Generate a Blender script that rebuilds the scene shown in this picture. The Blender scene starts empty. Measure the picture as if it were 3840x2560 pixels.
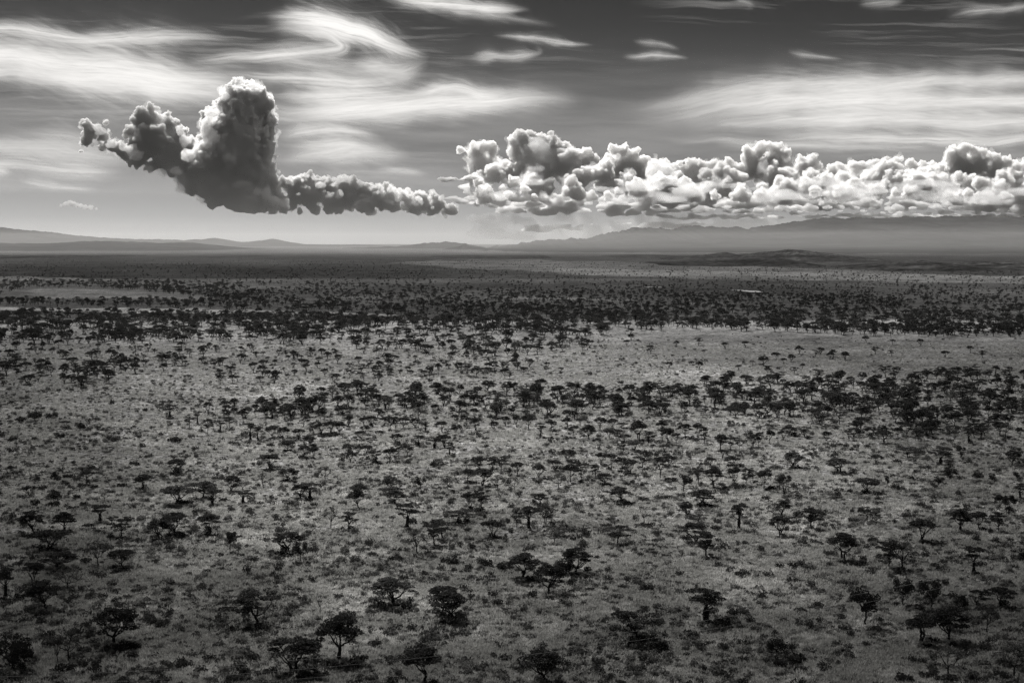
import bpy, math, random
import numpy as np
from mathutils import Vector

C = bpy.context.scene.collection
SC = bpy.context.scene
R_ = math.radians
PITCH = R_(4.0)
CAMH = 100.0
F = 3840 * 50 / 36.0          # focal length in photograph pixels

# ------------------------------------------------------------------ helpers
def ray(sx, sy):
    """direction through a photograph pixel (3840 x 2560)"""
    u = (sx - 1920) / F
    v = -(sy - 1280) / F
    return np.array([u, math.cos(PITCH) + v * math.sin(PITCH), -math.sin(PITCH) + v * math.cos(PITCH)])

def ground_at(sx, sy):
    d = ray(sx, sy)
    t = CAMH / max(-d[2], 1e-4)
    return d[0] * t, d[1] * t, t

def at_dist(xd, yd, D):
    """point at ground distance D seen at 2352-wide coordinates"""
    d = ray(xd * 3840 / 2352, yd * 3840 / 2352)
    t = D / d[1]
    return np.array([d[0] * t, D, CAMH + d[2] * t])

def to_px(x, y, z):
    """2352-wide coordinates of world points"""
    zz = z - CAMH
    fwd = y * math.cos(PITCH) - zz * math.sin(PITCH)
    up = y * math.sin(PITCH) + zz * math.cos(PITCH)
    k = F * 2352 / 3840
    return 1176 + k * x / fwd, 784 - k * up / fwd

def hash2(ix, iy, seed):
    h = (ix.astype(np.int64) * 374761393 + iy.astype(np.int64) * 668265263 + seed * 974634757) & 0x7fffffff
    h = ((h ^ (h >> 13)) * 1274126177) & 0x7fffffff
    h = (h ^ (h >> 16)) & 0xffff
    return h / 65535.0

def vnoise(x, y, seed=0):
    x = np.asarray(x, float); y = np.asarray(y, float)
    ix = np.floor(x); iy = np.floor(y)
    fx = x - ix; fy = y - iy
    fx = fx * fx * fx * (fx * (fx * 6 - 15) + 10); fy = fy * fy * fy * (fy * (fy * 6 - 15) + 10)
    a = hash2(ix, iy, seed); b = hash2(ix + 1, iy, seed)
    c = hash2(ix, iy + 1, seed); d = hash2(ix + 1, iy + 1, seed)
    return (a * (1 - fx) + b * fx) * (1 - fy) + (c * (1 - fx) + d * fx) * fy

def fbm(x, y, octs=4, seed=0, gain=0.5):
    t = 0; a = 1; n = 0
    for k in range(octs):
        t = t + a * vnoise(x * 2 ** k + 17.3 * k, y * 2 ** k - 9.1 * k, seed + k)
        n += a; a *= gain
    return t / n

def ss(a, b, x):
    t = np.clip((x - a) / (b - a), 0, 1)
    return t * t * (3 - 2 * t)

def mesh_np(name, V, Fc, smooth=False):
    V = np.asarray(V, np.float32); Fc = np.asarray(Fc, np.int32)
    me = bpy.data.meshes.new(name)
    me.vertices.add(len(V)); me.vertices.foreach_set('co', V.ravel())
    n = Fc.shape[1]
    me.loops.add(Fc.size); me.loops.foreach_set('vertex_index', Fc.ravel())
    me.polygons.add(len(Fc))
    me.polygons.foreach_set('loop_start', np.arange(0, Fc.size, n, dtype=np.int32))
    me.polygons.foreach_set('loop_total', np.full(len(Fc), n, np.int32))
    if smooth:
        me.polygons.foreach_set('use_smooth', np.ones(len(Fc), bool))
    me.update(calc_edges=True)
    return me

def grid_mesh(name, X, Y, Z, smooth=True):
    r, c = X.shape
    V = np.stack([X, Y, Z], -1).reshape(-1, 3)
    i = np.arange(r * c).reshape(r, c)
    Fc = np.stack([i[:-1, :-1], i[:-1, 1:], i[1:, 1:], i[1:, :-1]], -1).reshape(-1, 4)
    return mesh_np(name, V, Fc, smooth)

def add(name, me, mat=None, parent=None, kind=None, label=None, cat=None, group=None, loc=None):
    o = bpy.data.objects.new(name, me)
    C.objects.link(o)
    if mat is not None and me is not None:
        me.materials.clear(); me.materials.append(mat)
    if parent is not None:
        o.parent = parent
    if loc is not None:
        o.location = loc
    for k, v in (('kind', kind), ('label', label), ('category', cat), ('group', group)):
        if v:
            o[k] = v
    return o

def new_mat(name):
    m = bpy.data.materials.new(name); m.use_nodes = True
    nt = m.node_tree
    nt.nodes.clear()
    out = nt.nodes.new('ShaderNodeOutputMaterial')
    return m, nt, out

def N(nt, t, **kw):
    n = nt.nodes.new(t)
    for k, v in kw.items():
        if k.startswith('i_'):
            n.inputs[int(k[2:]) if k[2:].isdigit() else k[2:].replace('_', ' ')].default_value = v
        else:
            setattr(n, k, v)
    return n

def math_(nt, op, a, b=None, c=None, clamp=False):
    n = nt.nodes.new('ShaderNodeMath'); n.operation = op; n.use_clamp = clamp
    for i, x in enumerate((a, b, c)):
        if x is None:
            continue
        if isinstance(x, (int, float)):
            n.inputs[i].default_value = x
        else:
            nt.links.new(x, n.inputs[i])
    return n.outputs[0]

def maprange(nt, x, a, b, c, d):
    n = nt.nodes.new('ShaderNodeMapRange')
    nt.links.new(x, n.inputs[0])
    for i, v in zip((1, 2, 3, 4), (a, b, c, d)):
        n.inputs[i].default_value = v
    return n.outputs[0]

def grey(nt, x, tint=(1.0, 0.992, 0.982)):
    """a value as a faintly warm grey"""
    n = nt.nodes.new('ShaderNodeCombineColor')
    for i in range(3):
        nt.links.new(math_(nt, 'MULTIPLY', x, tint[i]), n.inputs[i])
    return n.outputs[0]

# ------------------------------------------------------------------ camera, light, sky
cam = bpy.data.cameras.new('camera')
co = bpy.data.objects.new('camera', cam); C.objects.link(co)
co.location = (0, 0, CAMH); co.rotation_euler = (R_(90) - PITCH, 0, 0)
cam.lens = 50; cam.sensor_width = 36; cam.clip_start = 1; cam.clip_end = 600000
SC.camera = co

SUN_EL, SUN_AZ = R_(46), R_(-22)      # ahead of the camera, a little left
sd = Vector((math.sin(SUN_AZ) * math.cos(SUN_EL), math.cos(SUN_AZ) * math.cos(SUN_EL), math.sin(SUN_EL)))
sun = bpy.data.lights.new('sun', 'SUN'); sun.energy = 5.0; sun.angle = R_(0.53); sun.color = (1.0, 0.986, 0.968)
so = bpy.data.objects.new('sun', sun); C.objects.link(so)
so.rotation_euler = sd.to_track_quat('Z', 'Y').to_euler(); so.location = (0, 0, 1000)

w = bpy.data.worlds.new('World'); SC.world = w; w.use_nodes = True
nt = w.node_tree; nt.nodes.clear()
wo = nt.nodes.new('ShaderNodeOutputWorld'); bg = nt.nodes.new('ShaderNodeBackground')
sky = nt.nodes.new('ShaderNodeTexSky'); sky.sky_type = 'NISHITA'; sky.sun_disc = False
sky.sun_elevation = SUN_EL; sky.sun_rotation = SUN_AZ
sep = nt.nodes.new('ShaderNodeSeparateColor'); nt.links.new(sky.outputs[0], sep.inputs[0])
tc = nt.nodes.new('ShaderNodeTexCoord'); sx_ = nt.nodes.new('ShaderNodeSeparateXYZ'); nt.links.new(tc.outputs['Generated'], sx_.inputs[0])
ramp = nt.nodes.new('ShaderNodeValToRGB'); nt.links.new(sx_.outputs[2], ramp.inputs[0])
el = ramp.color_ramp.elements
SKY = [(0.0, 0.72), (0.02, 0.55), (0.05, 0.30), (0.085, 0.21), (0.125, 0.135), (0.17, 0.085), (0.5, 0.25)]
el[0].position, el[0].color = SKY[0][0], (SKY[0][1],) * 3 + (1,)
el[1].position, el[1].color = SKY[-1][0], (SKY[-1][1],) * 3 + (1,)
for p, v in SKY[1:-1]:
    e = el.new(p); e.color = (v, v, v, 1)
val = math_(nt, 'MULTIPLY', sep.outputs[0], ramp.outputs[0])
nt.links.new(grey(nt, val), bg.inputs[0]); bg.inputs[1].default_value = 0.051
nt.links.new(bg.outputs[0], wo.inputs[0])

SC.view_settings.view_transform = 'Standard'; SC.view_settings.look = 'None'
SC.view_settings.gamma = 1; SC.view_settings.exposure = 0.5
cy = SC.cycles
cy.use_denoising = True; cy.denoiser = 'OPENIMAGEDENOISE'; cy.denoising_prefilter = 'NONE'
cy.max_bounces = 16; cy.volume_bounces = 12; cy.transparent_max_bounces = 12; cy.diffuse_bounces = 2
cy.use_adaptive_sampling = False
cy.sample_clamp_indirect = 4.0

# ------------------------------------------------------------------ ground
def gh(x, y):
    x = np.asarray(x, float); y = np.asarray(y, float)
    return 0.7 * np.sin(x / 61 + 0.7 * np.sin(y / 83)) * np.sin(y / 97 + 1.1) + 0.5 * np.sin(x / 23 + y / 31) * np.sin(y / 41 - x / 57)

yy = np.concatenate([np.linspace(-400, 150, 8)[:-1], 150 * (60000 / 150) ** np.linspace(0, 1, 420)])
xx = np.linspace(-1, 1, 281)
Yg, Xg = np.meshgrid(yy, xx, indexing='ij')
Xg = Xg * (np.maximum(Yg, 0) * 0.6 + 500)
gm = grid_mesh('ground', Xg, Yg, gh(Xg, Yg))
# pale clearings, dark wooded soil, and far mist painted as paler ground
PXx, PXy = to_px(Xg, np.maximum(Yg, 60), 0 * Xg)
def inside(px, py, poly):
    r = np.zeros(px.shape, bool); n = len(poly)
    for i in range(n):
        x1, y1 = poly[i]; x2, y2 = poly[(i + 1) % n]
        if y1 == y2:
            continue
        c = ((y1 > py) != (y2 > py)) & (px < (x2 - x1) * (py - y1) / (y2 - y1) + x1)
        r ^= c
    return r

mgnd, nt, out = new_mat('savanna_grass')
geo = N(nt, 'ShaderNodeNewGeometry')
def noise_at(scale, detail=3, rough=0.55, vec=None, stretch=None):
    n = N(nt, 'ShaderNodeTexNoise'); n.inputs['Scale'].default_value = scale; n.inputs['Detail'].default_value = detail; n.inputs['Roughness'].default_value = rough
    src = vec or geo.outputs['Position']
    if stretch:
        m = N(nt, 'ShaderNodeMapping'); m.inputs['Scale'].default_value = stretch; nt.links.new(src, m.inputs[0]); src = m.outputs[0]
    nt.links.new(src, n.inputs['Vector']); return n.outputs[0]
n1 = noise_at(0.9, 4, 0.7)
n2 = noise_at(0.12, 4, 0.6)
n3 = noise_at(0.018, 4, 0.6)
n4 = noise_at(0.0026, 4, 0.55)
n0 = noise_at(0.33, 3, 0.6)
a = math_(nt, 'MULTIPLY', maprange(nt, n1, 0.34, 0.66, 0.6, 1.3), maprange(nt, n0, 0.36, 0.60, 0.45, 1.25))
b = maprange(nt, n2, 0.36, 0.62, 0.50, 1.25)
c = maprange(nt, n3, 0.36, 0.64, 0.66, 1.22)
d = maprange(nt, n4, 0.38, 0.62, 0.80, 1.15)
v = math_(nt, 'MULTIPLY', math_(nt, 'MULTIPLY', a, b), math_(nt, 'MULTIPLY', c, d))
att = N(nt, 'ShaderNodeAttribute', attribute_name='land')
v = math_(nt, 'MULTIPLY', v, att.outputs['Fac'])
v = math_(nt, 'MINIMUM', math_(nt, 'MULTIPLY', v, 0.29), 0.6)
bs = N(nt, 'ShaderNodeBsdfDiffuse'); nt.links.new(grey(nt, v), bs.inputs[0])
bp = N(nt, 'ShaderNodeBump'); bp.inputs['Strength'].default_value = 0.8; bp.inputs['Distance'].default_value = 0.5
nt.links.new(math_(nt, 'ADD', n1, math_(nt, 'MULTIPLY', n2, 4.0)), bp.inputs['Height']); nt.links.new(bp.outputs[0], bs.inputs['Normal'])
nt.links.new(bs.outputs[0], out.inputs[0])

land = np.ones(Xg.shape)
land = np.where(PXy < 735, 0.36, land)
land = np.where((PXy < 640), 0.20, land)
land = land * (1 - ss(9300, 15000, Yg)) + 0.5 * ss(9300, 15000, Yg)  # misty distance painted in as a paler land colour
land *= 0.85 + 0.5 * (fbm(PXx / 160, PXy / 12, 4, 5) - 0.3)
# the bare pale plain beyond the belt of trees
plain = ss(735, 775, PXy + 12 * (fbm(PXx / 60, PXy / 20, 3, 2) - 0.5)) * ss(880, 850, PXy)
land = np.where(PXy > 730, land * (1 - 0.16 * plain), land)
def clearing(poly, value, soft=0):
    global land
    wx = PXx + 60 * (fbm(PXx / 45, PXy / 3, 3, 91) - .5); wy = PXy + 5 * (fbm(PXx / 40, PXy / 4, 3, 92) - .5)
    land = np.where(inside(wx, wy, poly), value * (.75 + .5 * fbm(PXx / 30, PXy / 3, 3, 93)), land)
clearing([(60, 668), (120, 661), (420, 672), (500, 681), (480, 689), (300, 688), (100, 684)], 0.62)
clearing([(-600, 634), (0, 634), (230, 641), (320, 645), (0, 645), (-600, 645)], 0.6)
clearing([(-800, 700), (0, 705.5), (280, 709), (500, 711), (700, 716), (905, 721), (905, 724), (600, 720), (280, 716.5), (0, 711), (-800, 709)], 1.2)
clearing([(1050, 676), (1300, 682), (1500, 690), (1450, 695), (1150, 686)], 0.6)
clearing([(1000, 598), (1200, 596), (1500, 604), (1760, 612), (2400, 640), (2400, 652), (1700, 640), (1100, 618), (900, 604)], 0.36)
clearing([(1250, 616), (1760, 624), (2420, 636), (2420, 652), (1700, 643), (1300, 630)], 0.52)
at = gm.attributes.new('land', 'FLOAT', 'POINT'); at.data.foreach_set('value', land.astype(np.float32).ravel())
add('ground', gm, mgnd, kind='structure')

# open water far out on the plain
mwat, nt, out = new_mat('water')
g = N(nt, 'ShaderNodeBsdfGlossy'); g.inputs[0].default_value = (.9, .9, .9, 1); g.inputs['Roughness'].default_value = 0.3
nt.links.new(g.outputs[0], out.inputs[0])
def water(name, poly):
    V = []
    for x, y in poly:
        gx, gy, _ = ground_at(x * 3840 / 2352, y * 3840 / 2352); V.append((gx, gy, 1.6))
    me = bpy.data.meshes.new(name); me.from_pydata(V, [], [list(range(len(V)))]); me.update()
    add(name, me, mwat, kind='structure')
water('water', [(1676, 668), (1700, 667.6), (1755, 671), (1752, 673), (1725, 672.6), (1700, 670)])
water('water', [(1480, 660.5), (1523, 661), (1524, 662), (1490, 661.6)])

# ------------------------------------------------------------------ hills and mountains
def hill_mat(name, lo, hi):
    global geo, nt
    m, nt, out = new_mat(name)
    geo = N(nt, 'ShaderNodeNewGeometry')
    n1 = noise_at(0.004, 5, 0.65); n2 = noise_at(0.03, 4, 0.7)
    v = math_(nt, 'MULTIPLY', maprange(nt, n1, 0.38, 0.62, lo, hi), maprange(nt, n2, 0.42, 0.58, 0.35, 1.5))
    bs = N(nt, 'ShaderNodeBsdfDiffuse'); nt.links.new(grey(nt, v), bs.inputs[0]); nt.links.new(bs.outputs[0], out.inputs[0])
    return m
mhill = hill_mat('shaded_hill_scrub', 0.012, 0.05)  # shade of the backlit slopes painted in as darker colour
mhdark = hill_mat('shaded_front_hill', 0.008, 0.03)  # front ridge, painted darker to stand off from the hazier hills behind
mhpale = hill_mat('hazed_hill', 0.04, 0.14)  # paler copy with haze painted into its colour; no ridge uses it
mmnt, nt, out = new_mat('mountain_slope')
geo = N(nt, 'ShaderNodeNewGeometry')
n1 = noise_at(0.0012, 6, 0.65)
v = maprange(nt, n1, 0.35, 0.65, 0.02, 0.05)
bs = N(nt, 'ShaderNodeBsdfDiffuse'); nt.links.new(grey(nt, v), bs.inputs[0]); nt.links.new(bs.outputs[0], out.inputs[0])

def ridge(name, pts, D, depth, mat, seed, rough=0.12, nu=900, nv=60, back=1.0, jag=5.0, apron=False):
    xs = np.array([p[0] for p in pts], float); ys = np.array([p[1] for p in pts], float)
    u = np.linspace(xs[0], xs[-1], nu)
    y = np.interp(u, xs, ys)
    y = np.convolve(np.pad(y, 2, mode='edge'), [.1, .2, .4, .2, .1], 'valid')
    y = y + jag * (fbm(u / 16, 0 * u + seed, 4, seed, .6) - .5) * np.clip((592 - y) / 12, .25, 1)
    P = np.array([at_dist(a, b, D) for a, b in zip(u, y)])
    X0, Zc = P[:, 0], P[:, 2]
    v = np.concatenate([np.linspace(-1, 0, nv), np.linspace(0, back, nv // 2)[1:]])
    Vv, Uu = np.meshgrid(v, np.arange(nu), indexing='ij')
    crest = Zc[Uu]; xw = X0[Uu]
    s = 1 - np.abs(Vv) / np.where(Vv < 0, 1, max(back, 1e-6))
    prof = s * s * (3 - 2 * s) * 0.6 + s * 0.4 if not apron else np.where(Vv < 0, 0.8 * np.clip((s - .62) / .38, 0, 1) ** 1.3 + 0.2 * s ** 2, s)
    L = depth * 0.35
    rav = 1 - np.abs(2 * fbm(xw / L + 0.6 * Vv, Vv * 1.2 + xw / (L * 6) + 0.5 * fbm(xw / (L * .3), Vv * 3, 3, seed + 5), 5, seed) - 1)
    hh = crest * prof
    env = np.clip(4 * s * (1 - s), 0, 1)
    hh = hh * (1 - rough * 2.6 * env * (1 - rav))
    hh = hh - (1 - s) ** 4 * 6
    fine = (fbm(xw / (L * .12), Vv * 8 + seed, 3, seed + 9) - .5)
    hh = hh + crest.clip(8, 999) * (0.012 if apron else 0.03) * fine
    yw = D + Vv * depth + 0.0 * xw
    k = yw / D
    me = grid_mesh(name, xw * (1 + 0 * k), yw, np.maximum(hh, -8))
    add(name, me, mat, kind='structure')

ridge('hill', [(-700, 590), (0, 588), (200, 586.5), (330, 590), (480, 590), (520, 588), (600, 589), (700, 592), (900, 592), (985, 589), (1050, 588), (1176, 588.5), (1251, 587), (1281, 592), (1330, 592), (1420, 588), (1451, 585), (1510, 585), (1576, 588.5), (1700, 591), (1800, 598)], 9800, 1600, mhill, 3, 0.1)
ridge('hill', [(1480, 602), (1580, 588), (1626, 584), (1666, 580), (1700, 584), (1740, 582), (1775, 576), (1801, 573.5), (1840, 575), (1876, 579), (1910, 583), (1936, 586), (1985, 596), (2026, 607), (2100, 616)], 8200, 1500, mhill, 5, 0.35)
ridge('hill', [(1350, 618), (1480, 606), (1626, 599), (1720, 594), (1771, 591), (1800, 593), (1830, 602), (1876, 616), (1951, 624)], 6600, 1000, mhdark, 11, 0.35)
ridge('hill', [(1880, 626), (1950, 614), (2026, 606), (2076, 599), (2095, 597), (2121, 596), (2150, 601), (2176, 605), (2200, 603), (2220, 601), (2291, 600), (2352, 601), (2700, 598)], 5400, 800, mhill, 17, 0.35)
ridge('mountain', [(-700, 550), (-200, 556), (0, 559), (30, 561), (75, 559), (130, 559), (165, 556), (210, 553), (235, 555), (265, 552), (300, 556), (350, 558), (375, 557), (430, 556), (475, 560), (510, 567), (550, 573), (600, 577), (720, 580), (800, 583)], 19000, 3500, mmnt, 21, 0.15)
ridge('mountain', [(-700, 500), (-100, 515), (0, 523), (50, 527), (100, 532), (150, 537), (185, 541), (230, 546), (300, 549), (360, 549), (420, 551), (470, 551), (492, 546), (520, 552), (560, 557), (600, 553), (628, 549), (650, 555), (680, 560), (720, 562), (770, 562), (830, 562), (900, 567), (1000, 575)], 34000, 5000, mmnt, 22, 0.12)
ridge('mountain', [(620, 581), (690, 576), (715, 572), (750, 577), (800, 570), (850, 567), (900, 567), (960, 560), (1000, 556), (1040, 555.5), (1070, 559), (1100, 566), (1160, 575), (1250, 582)], 24000, 3000, mmnt, 23, 0.15)
ridge('mountain', [(930, 583), (1000, 577), (1040, 569), (1065, 561), (1090, 567), (1110, 570), (1140, 575), (1200, 582)], 20500, 2500, mmnt, 24, 0.2)
ridge('mountain', [(1060, 577), (1130, 567), (1176, 562), (1215, 557), (1260, 550), (1300, 549), (1340, 548), (1380, 539), (1420, 533), (1440, 527), (1455, 523), (1470, 524), (1500, 524), (1520, 523), (1540, 527), (1570, 521), (1600, 517), (1640, 521), (1660, 520), (1700, 521), (1720, 526), (1760, 518), (1800, 511), (1830, 508), (1860, 503), (1900, 500), (1950, 501), (2050, 498), (2150, 496), (2352, 497), (2800, 490)], 30000, 22600, mmnt, 25, 0.24, nu=1300, nv=150, jag=9, apron=True, back=0.2)

# ------------------------------------------------------------------ haze
mhz, nt, out = new_mat('haze')
pv = N(nt, 'ShaderNodeVolumePrincipled'); pv.inputs['Color'].default_value = (.95, .94, .92, 1)
pv.inputs['Density'].default_value = 0.32e-5; pv.inputs['Anisotropy'].default_value = 0.35
nt.links.new(pv.outputs[0], out.inputs['Volume'])
def box_mesh(name, lo, hi):
    V = [(x, y, z) for x in (lo[0], hi[0]) for y in (lo[1], hi[1]) for z in (lo[2], hi[2])]
    return mesh_np(name, V, [(0, 1, 3, 2), (4, 6, 7, 5), (0, 4, 5, 1), (2, 3, 7, 6), (0, 2, 6, 4), (1, 5, 7, 3)])
HAZE_ON = True
if HAZE_ON:
    add('haze', box_mesh('haze', (-42000, -3000, -12), (42000, 60500, 820)), mhz, kind='stuff')

mms, nt, out = new_mat('mist')
pv = N(nt, 'ShaderNodeVolumePrincipled'); pv.inputs['Color'].default_value = (.95, .94, .92, 1)
pv.inputs['Density'].default_value = 1.25e-5; pv.inputs['Anisotropy'].default_value = 0.35
nt.links.new(pv.outputs[0], out.inputs['Volume'])
if HAZE_ON:
    add('mist', box_mesh('mist', (-30000, 8800, -9), (30000, 29000, 260)), mms, kind='stuff')

# ------------------------------------------------------------------ cumulus clouds: closed bodies of real cloud
def cloud_mat(name, sig, g=0.55, alb=.99):
    m, nt, out = new_mat(name)
    pv = N(nt, 'ShaderNodeVolumePrincipled'); pv.inputs['Color'].default_value = (alb, alb * .998, alb * .995, 1)
    pv.inputs['Density'].default_value = sig; pv.inputs['Anisotropy'].default_value = g
    nt.links.new(pv.outputs[0], out.inputs['Volume'])
    return m
mcl = cloud_mat('thick_cloud', 0.022, 0.6, .90)
mbank = cloud_mat('bright_cloud', 0.016, 0.55, .98)

def ico(sub):
    import bmesh
    bm = bmesh.new(); bmesh.ops.create_icosphere(bm, subdivisions=sub, radius=1)
    V = np.array([v.co[:] for v in bm.verts]); Fc = np.array([[v.index for v in f.verts] for f in bm.faces]); bm.free()
    return V, Fc
ICO1, ICO2 = ico(1), ico(2)

CLOUD_D = 62000.0
PXM = CLOUD_D / (F * 2352 / 3840)      # metres per 2352-pixel at the clouds
def cloud(name, blobs, seed, label, voxel=44, D=CLOUD_D, flat=None, levels=((12, 0.52), (6, 0.5), (5, 0.5)), depth=1.0, mat=None, sq=(1, 1, 1), bil=(85, 45), parent=None, kind='stuff'):
    rs = np.random.RandomState(seed)
    S = []
    for b in blobs:
        x, y, r = b[:3]
        dd = D + (b[3] if len(b) > 3 else 0)
        k = dd / (F * 2352 / 3840)
        p = at_dist(x, y, dd)
        p[1] += rs.uniform(-1, 1) * r * k * 0.9 * depth
        S.append((p, r * k * 0.95))
        if r > 22:
            q = p.copy(); q[1] += r * k * 0.8 * depth; S.append((q, r * k * 0.9))
    allS = list(S); cur = S
    SP = np.array([p for p, r in S]); SR = np.array([r for p, r in S])
    for nch, rat in levels:
        nxt = []
        for p, r in cur:
            for j in range(nch):
                d = rs.normal(size=3); d[2] = d[2] * 0.9 + 0.25; d /= np.linalg.norm(d)
                rr = r * rat * rs.uniform(0.45, 1.15)
                if rr < voxel * 0.8:
                    continue
                c = p + d * (r * rs.uniform(0.85, 1.03)) * sq
                if np.all(np.linalg.norm(SP - c, axis=1) > SR * 0.80) or sq[0] > 1:
                    nxt.append((c, rr))
        allS += nxt; cur = nxt
    V, Fc = [], []; n = 0
    for p, r in allS:
        iv, jf = ICO2 if r > 500 else ICO1
        V.append(iv * r * sq + p); Fc.append(jf + n); n += len(iv)
    V = np.concatenate(V); Fc = np.concatenate(Fc)
    if flat is not None:
        zf = at_dist(1176, flat, D)[2] + 220 * (fbm(V[:, 0] / 1500, V[:, 1] / 1500, 3, seed) - .5)
        V[:, 2] = np.where(V[:, 2] < zf, zf + (V[:, 2] - zf) * 0.25, V[:, 2])
    V[:, 2] = np.maximum(V[:, 2], 150)
    me = mesh_np(name, V, Fc, True)
    o = add(name, me, mat or mcl, parent, kind=None if parent else kind, label=None if parent else label, cat=None if parent else 'cloud')
    m = o.modifiers.new('union', 'REMESH'); m.mode = 'VOXEL'; m.voxel_size = voxel; m.use_smooth_shade = True
    for nm, sc_, st, dp in (('_billow', 300, bil[0], 3), ('_curl', 70, bil[1] * 1.35, 3)):
        t = bpy.data.textures.new(name + nm, 'CLOUDS'); t.noise_scale = sc_; t.noise_depth = dp; t.noise_basis = 'ORIGINAL_PERLIN'
        dm = o.modifiers.new(nm[1:], 'DISPLACE'); dm.texture = t; dm.texture_coords = 'GLOBAL'; dm.strength = st; dm.mid_level = 0.5
    return o

TOWER = [(545, 219, 25), (575, 211, 21), (598, 220, 17), (525, 224, 20), (560, 232, 38), (598, 240, 26), (612, 225, 11), (506, 240, 13),
 (490, 268, 22), (520, 272, 33), (560, 272, 42), (600, 272, 26), (617, 285, 14), (480, 290, 20), (540, 308, 43), (585, 312, 36), (614, 302, 14), (500, 318, 38),
 (556, 345, 52), (592, 350, 32), (470, 345, 28), (520, 370, 52), (582, 390, 42), (556, 418, 52), (600, 408, 30), (612, 430, 24), (480, 380, 40), (440, 362, 24),
 (340, 285, 28), (370, 290, 26), (350, 320, 38), (385, 283, 11), (398, 285, 11), (415, 310, 17), (380, 330, 30), (430, 330, 16), (330, 345, 24), (390, 360, 35),
 (303, 303, 15), (312, 322, 13), (430, 385, 40), (460, 410, 42), (400, 388, 18), (495, 438, 38), (540, 456, 30), (590, 462, 28), (620, 468, 22), (650, 478, 14),
 (510, 420, 48), (560, 440, 42), (200, 287, 12), (205, 305, 16), (200, 325, 14), (222, 300, 12), (243, 284, 7), (240, 315, 13), (235, 340, 10), (260, 337, 15),
 (280, 347, 18), (300, 357, 19), (320, 370, 18), (350, 382, 14), (186, 347, 5), (345, 248, 11), (326, 250, 6), (360, 250, 6), (345, 262, 9)]
EAST = [(650, 420, 13), (690, 420, 16), (710, 410, 13), (735, 420, 16), (680, 440, 23), (720, 445, 26), (760, 430, 16), (790, 425, 17), (815, 420, 13),
 (770, 455, 26), (810, 450, 26), (840, 445, 20), (860, 437, 12), (890, 432, 12), (870, 460, 20), (900, 450, 18), (930, 450, 16), (900, 473, 15), (940, 470, 17),
 (970, 460, 14), (990, 460, 13), (1010, 470, 13), (1030, 482, 10), (850, 480, 12), (780, 482, 10), (720, 483, 12), (690, 486, 8), (650, 465, 16), (672, 470, 16)]
BANK = [(1060, 345, 10), (1090, 350, 19), (1110, 335, 13), (1130, 342, 16), (1100, 375, 22), (1130, 380, 22), (1070, 365, 8),
 (1200, 330, 26), (1220, 315, 13), (1235, 325, 18), (1260, 330, 20), (1265, 308, 7), (1290, 345, 18), (1310, 355, 18), (1180, 350, 18), (1230, 360, 42), (1280, 375, 38),
 (1170, 390, 22), (1200, 400, 28), (1240, 400, 28), (1345, 350, 12), (1340, 370, 20), (1360, 390, 28), (1320, 395, 22), (1330, 410, 22), (1285, 405, 13),
 (1410, 345, 14), (1430, 345, 14), (1455, 355, 16), (1480, 368, 13), (1430, 375, 26), (1465, 385, 22), (1400, 375, 16), (1520, 375, 12), (1500, 390, 18), (1535, 390, 18),
 (1560, 380, 10), (1590, 375, 14), (1610, 385, 16), (1640, 385, 18), (1670, 375, 12), (1680, 390, 18), (1560, 405, 22), (1600, 410, 22), (1640, 415, 22), (1400, 410, 26),
 (1450, 420, 28), (1500, 425, 25), (1540, 430, 25), (1720, 355, 18), (1745, 345, 16), (1762, 335, 11), (1780, 345, 16), (1800, 350, 14), (1730, 385, 23), (1765, 385, 28),
 (1800, 385, 23), (1840, 370, 13), (1865, 365, 13), (1876, 380, 12), (1850, 395, 22), (1885, 395, 11), (1700, 400, 22), (1750, 410, 22),
 (1910, 390, 12), (1930, 385, 13), (1960, 380, 13), (1985, 385, 14), (2010, 375, 12), (2035, 370, 12), (2060, 370, 13), (2090, 375, 13), (2115, 385, 12), (1930, 410, 20),
 (1970, 410, 22), (2010, 405, 22), (2050, 400, 22), (2090, 405, 22), (2130, 400, 20), (2180, 355, 16), (2210, 340, 14), (2230, 342, 13), (2255, 350, 12), (2280, 360, 14),
 (2200, 375, 26), (2240, 380, 26), (2290, 380, 20), (2310, 375, 13), (2340, 385, 18), (2365, 390, 22), (2150, 395, 20), (2190, 405, 22), (2240, 410, 25), (2290, 410, 25), (2340, 415, 25)]
rs = np.random.RandomState(4)
for row, (yb, rb, st, dz) in enumerate(((408, 22, 44, -1600), (428, 20, 36, -3000), (447, 16, 30, -4200))):
    x = 1090 + row * 12
    while x < 2430:
        r = rb * min(1.35, rs.lognormal(-0.2, 0.4))
        BANK.append((x + rs.uniform(-9, 9), yb + rs.uniform(-10, 10), r, dz + rs.uniform(-500, 500)))
        x += st * rs.uniform(0.5, 1.9)
rt = np.random.RandomState(8)
while len(EAST) < 95:
    x = rt.uniform(632, 1046); top = np.interp(x, [630, 660, 700, 750, 800, 860, 930, 1000, 1048], [440, 412, 400, 412, 410, 428, 432, 448, 478]); y = rt.uniform(top + 8, 486)
    EAST.append((x, y, rt.uniform(7, 15)))
RIM = [(545, 202, 8), (562, 198, 8), (580, 196, 9), (600, 206, 8), (616, 220, 7), (625, 240, 7), (628, 285, 7), (528, 200, 8), (512, 216, 8), (497, 240, 9), (484, 252, 9), (630, 262, 6), (628, 320, 6), (634, 360, 6), (640, 395, 6),
 (330, 262, 8), (352, 264, 8), (372, 268, 8), (388, 274, 7), (316, 282, 7), (400, 284, 7), (424, 300, 8), (440, 318, 8), (196, 278, 6), (186, 292, 6), (244, 280, 5), (250, 300, 5), (186, 330, 5)]
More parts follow.
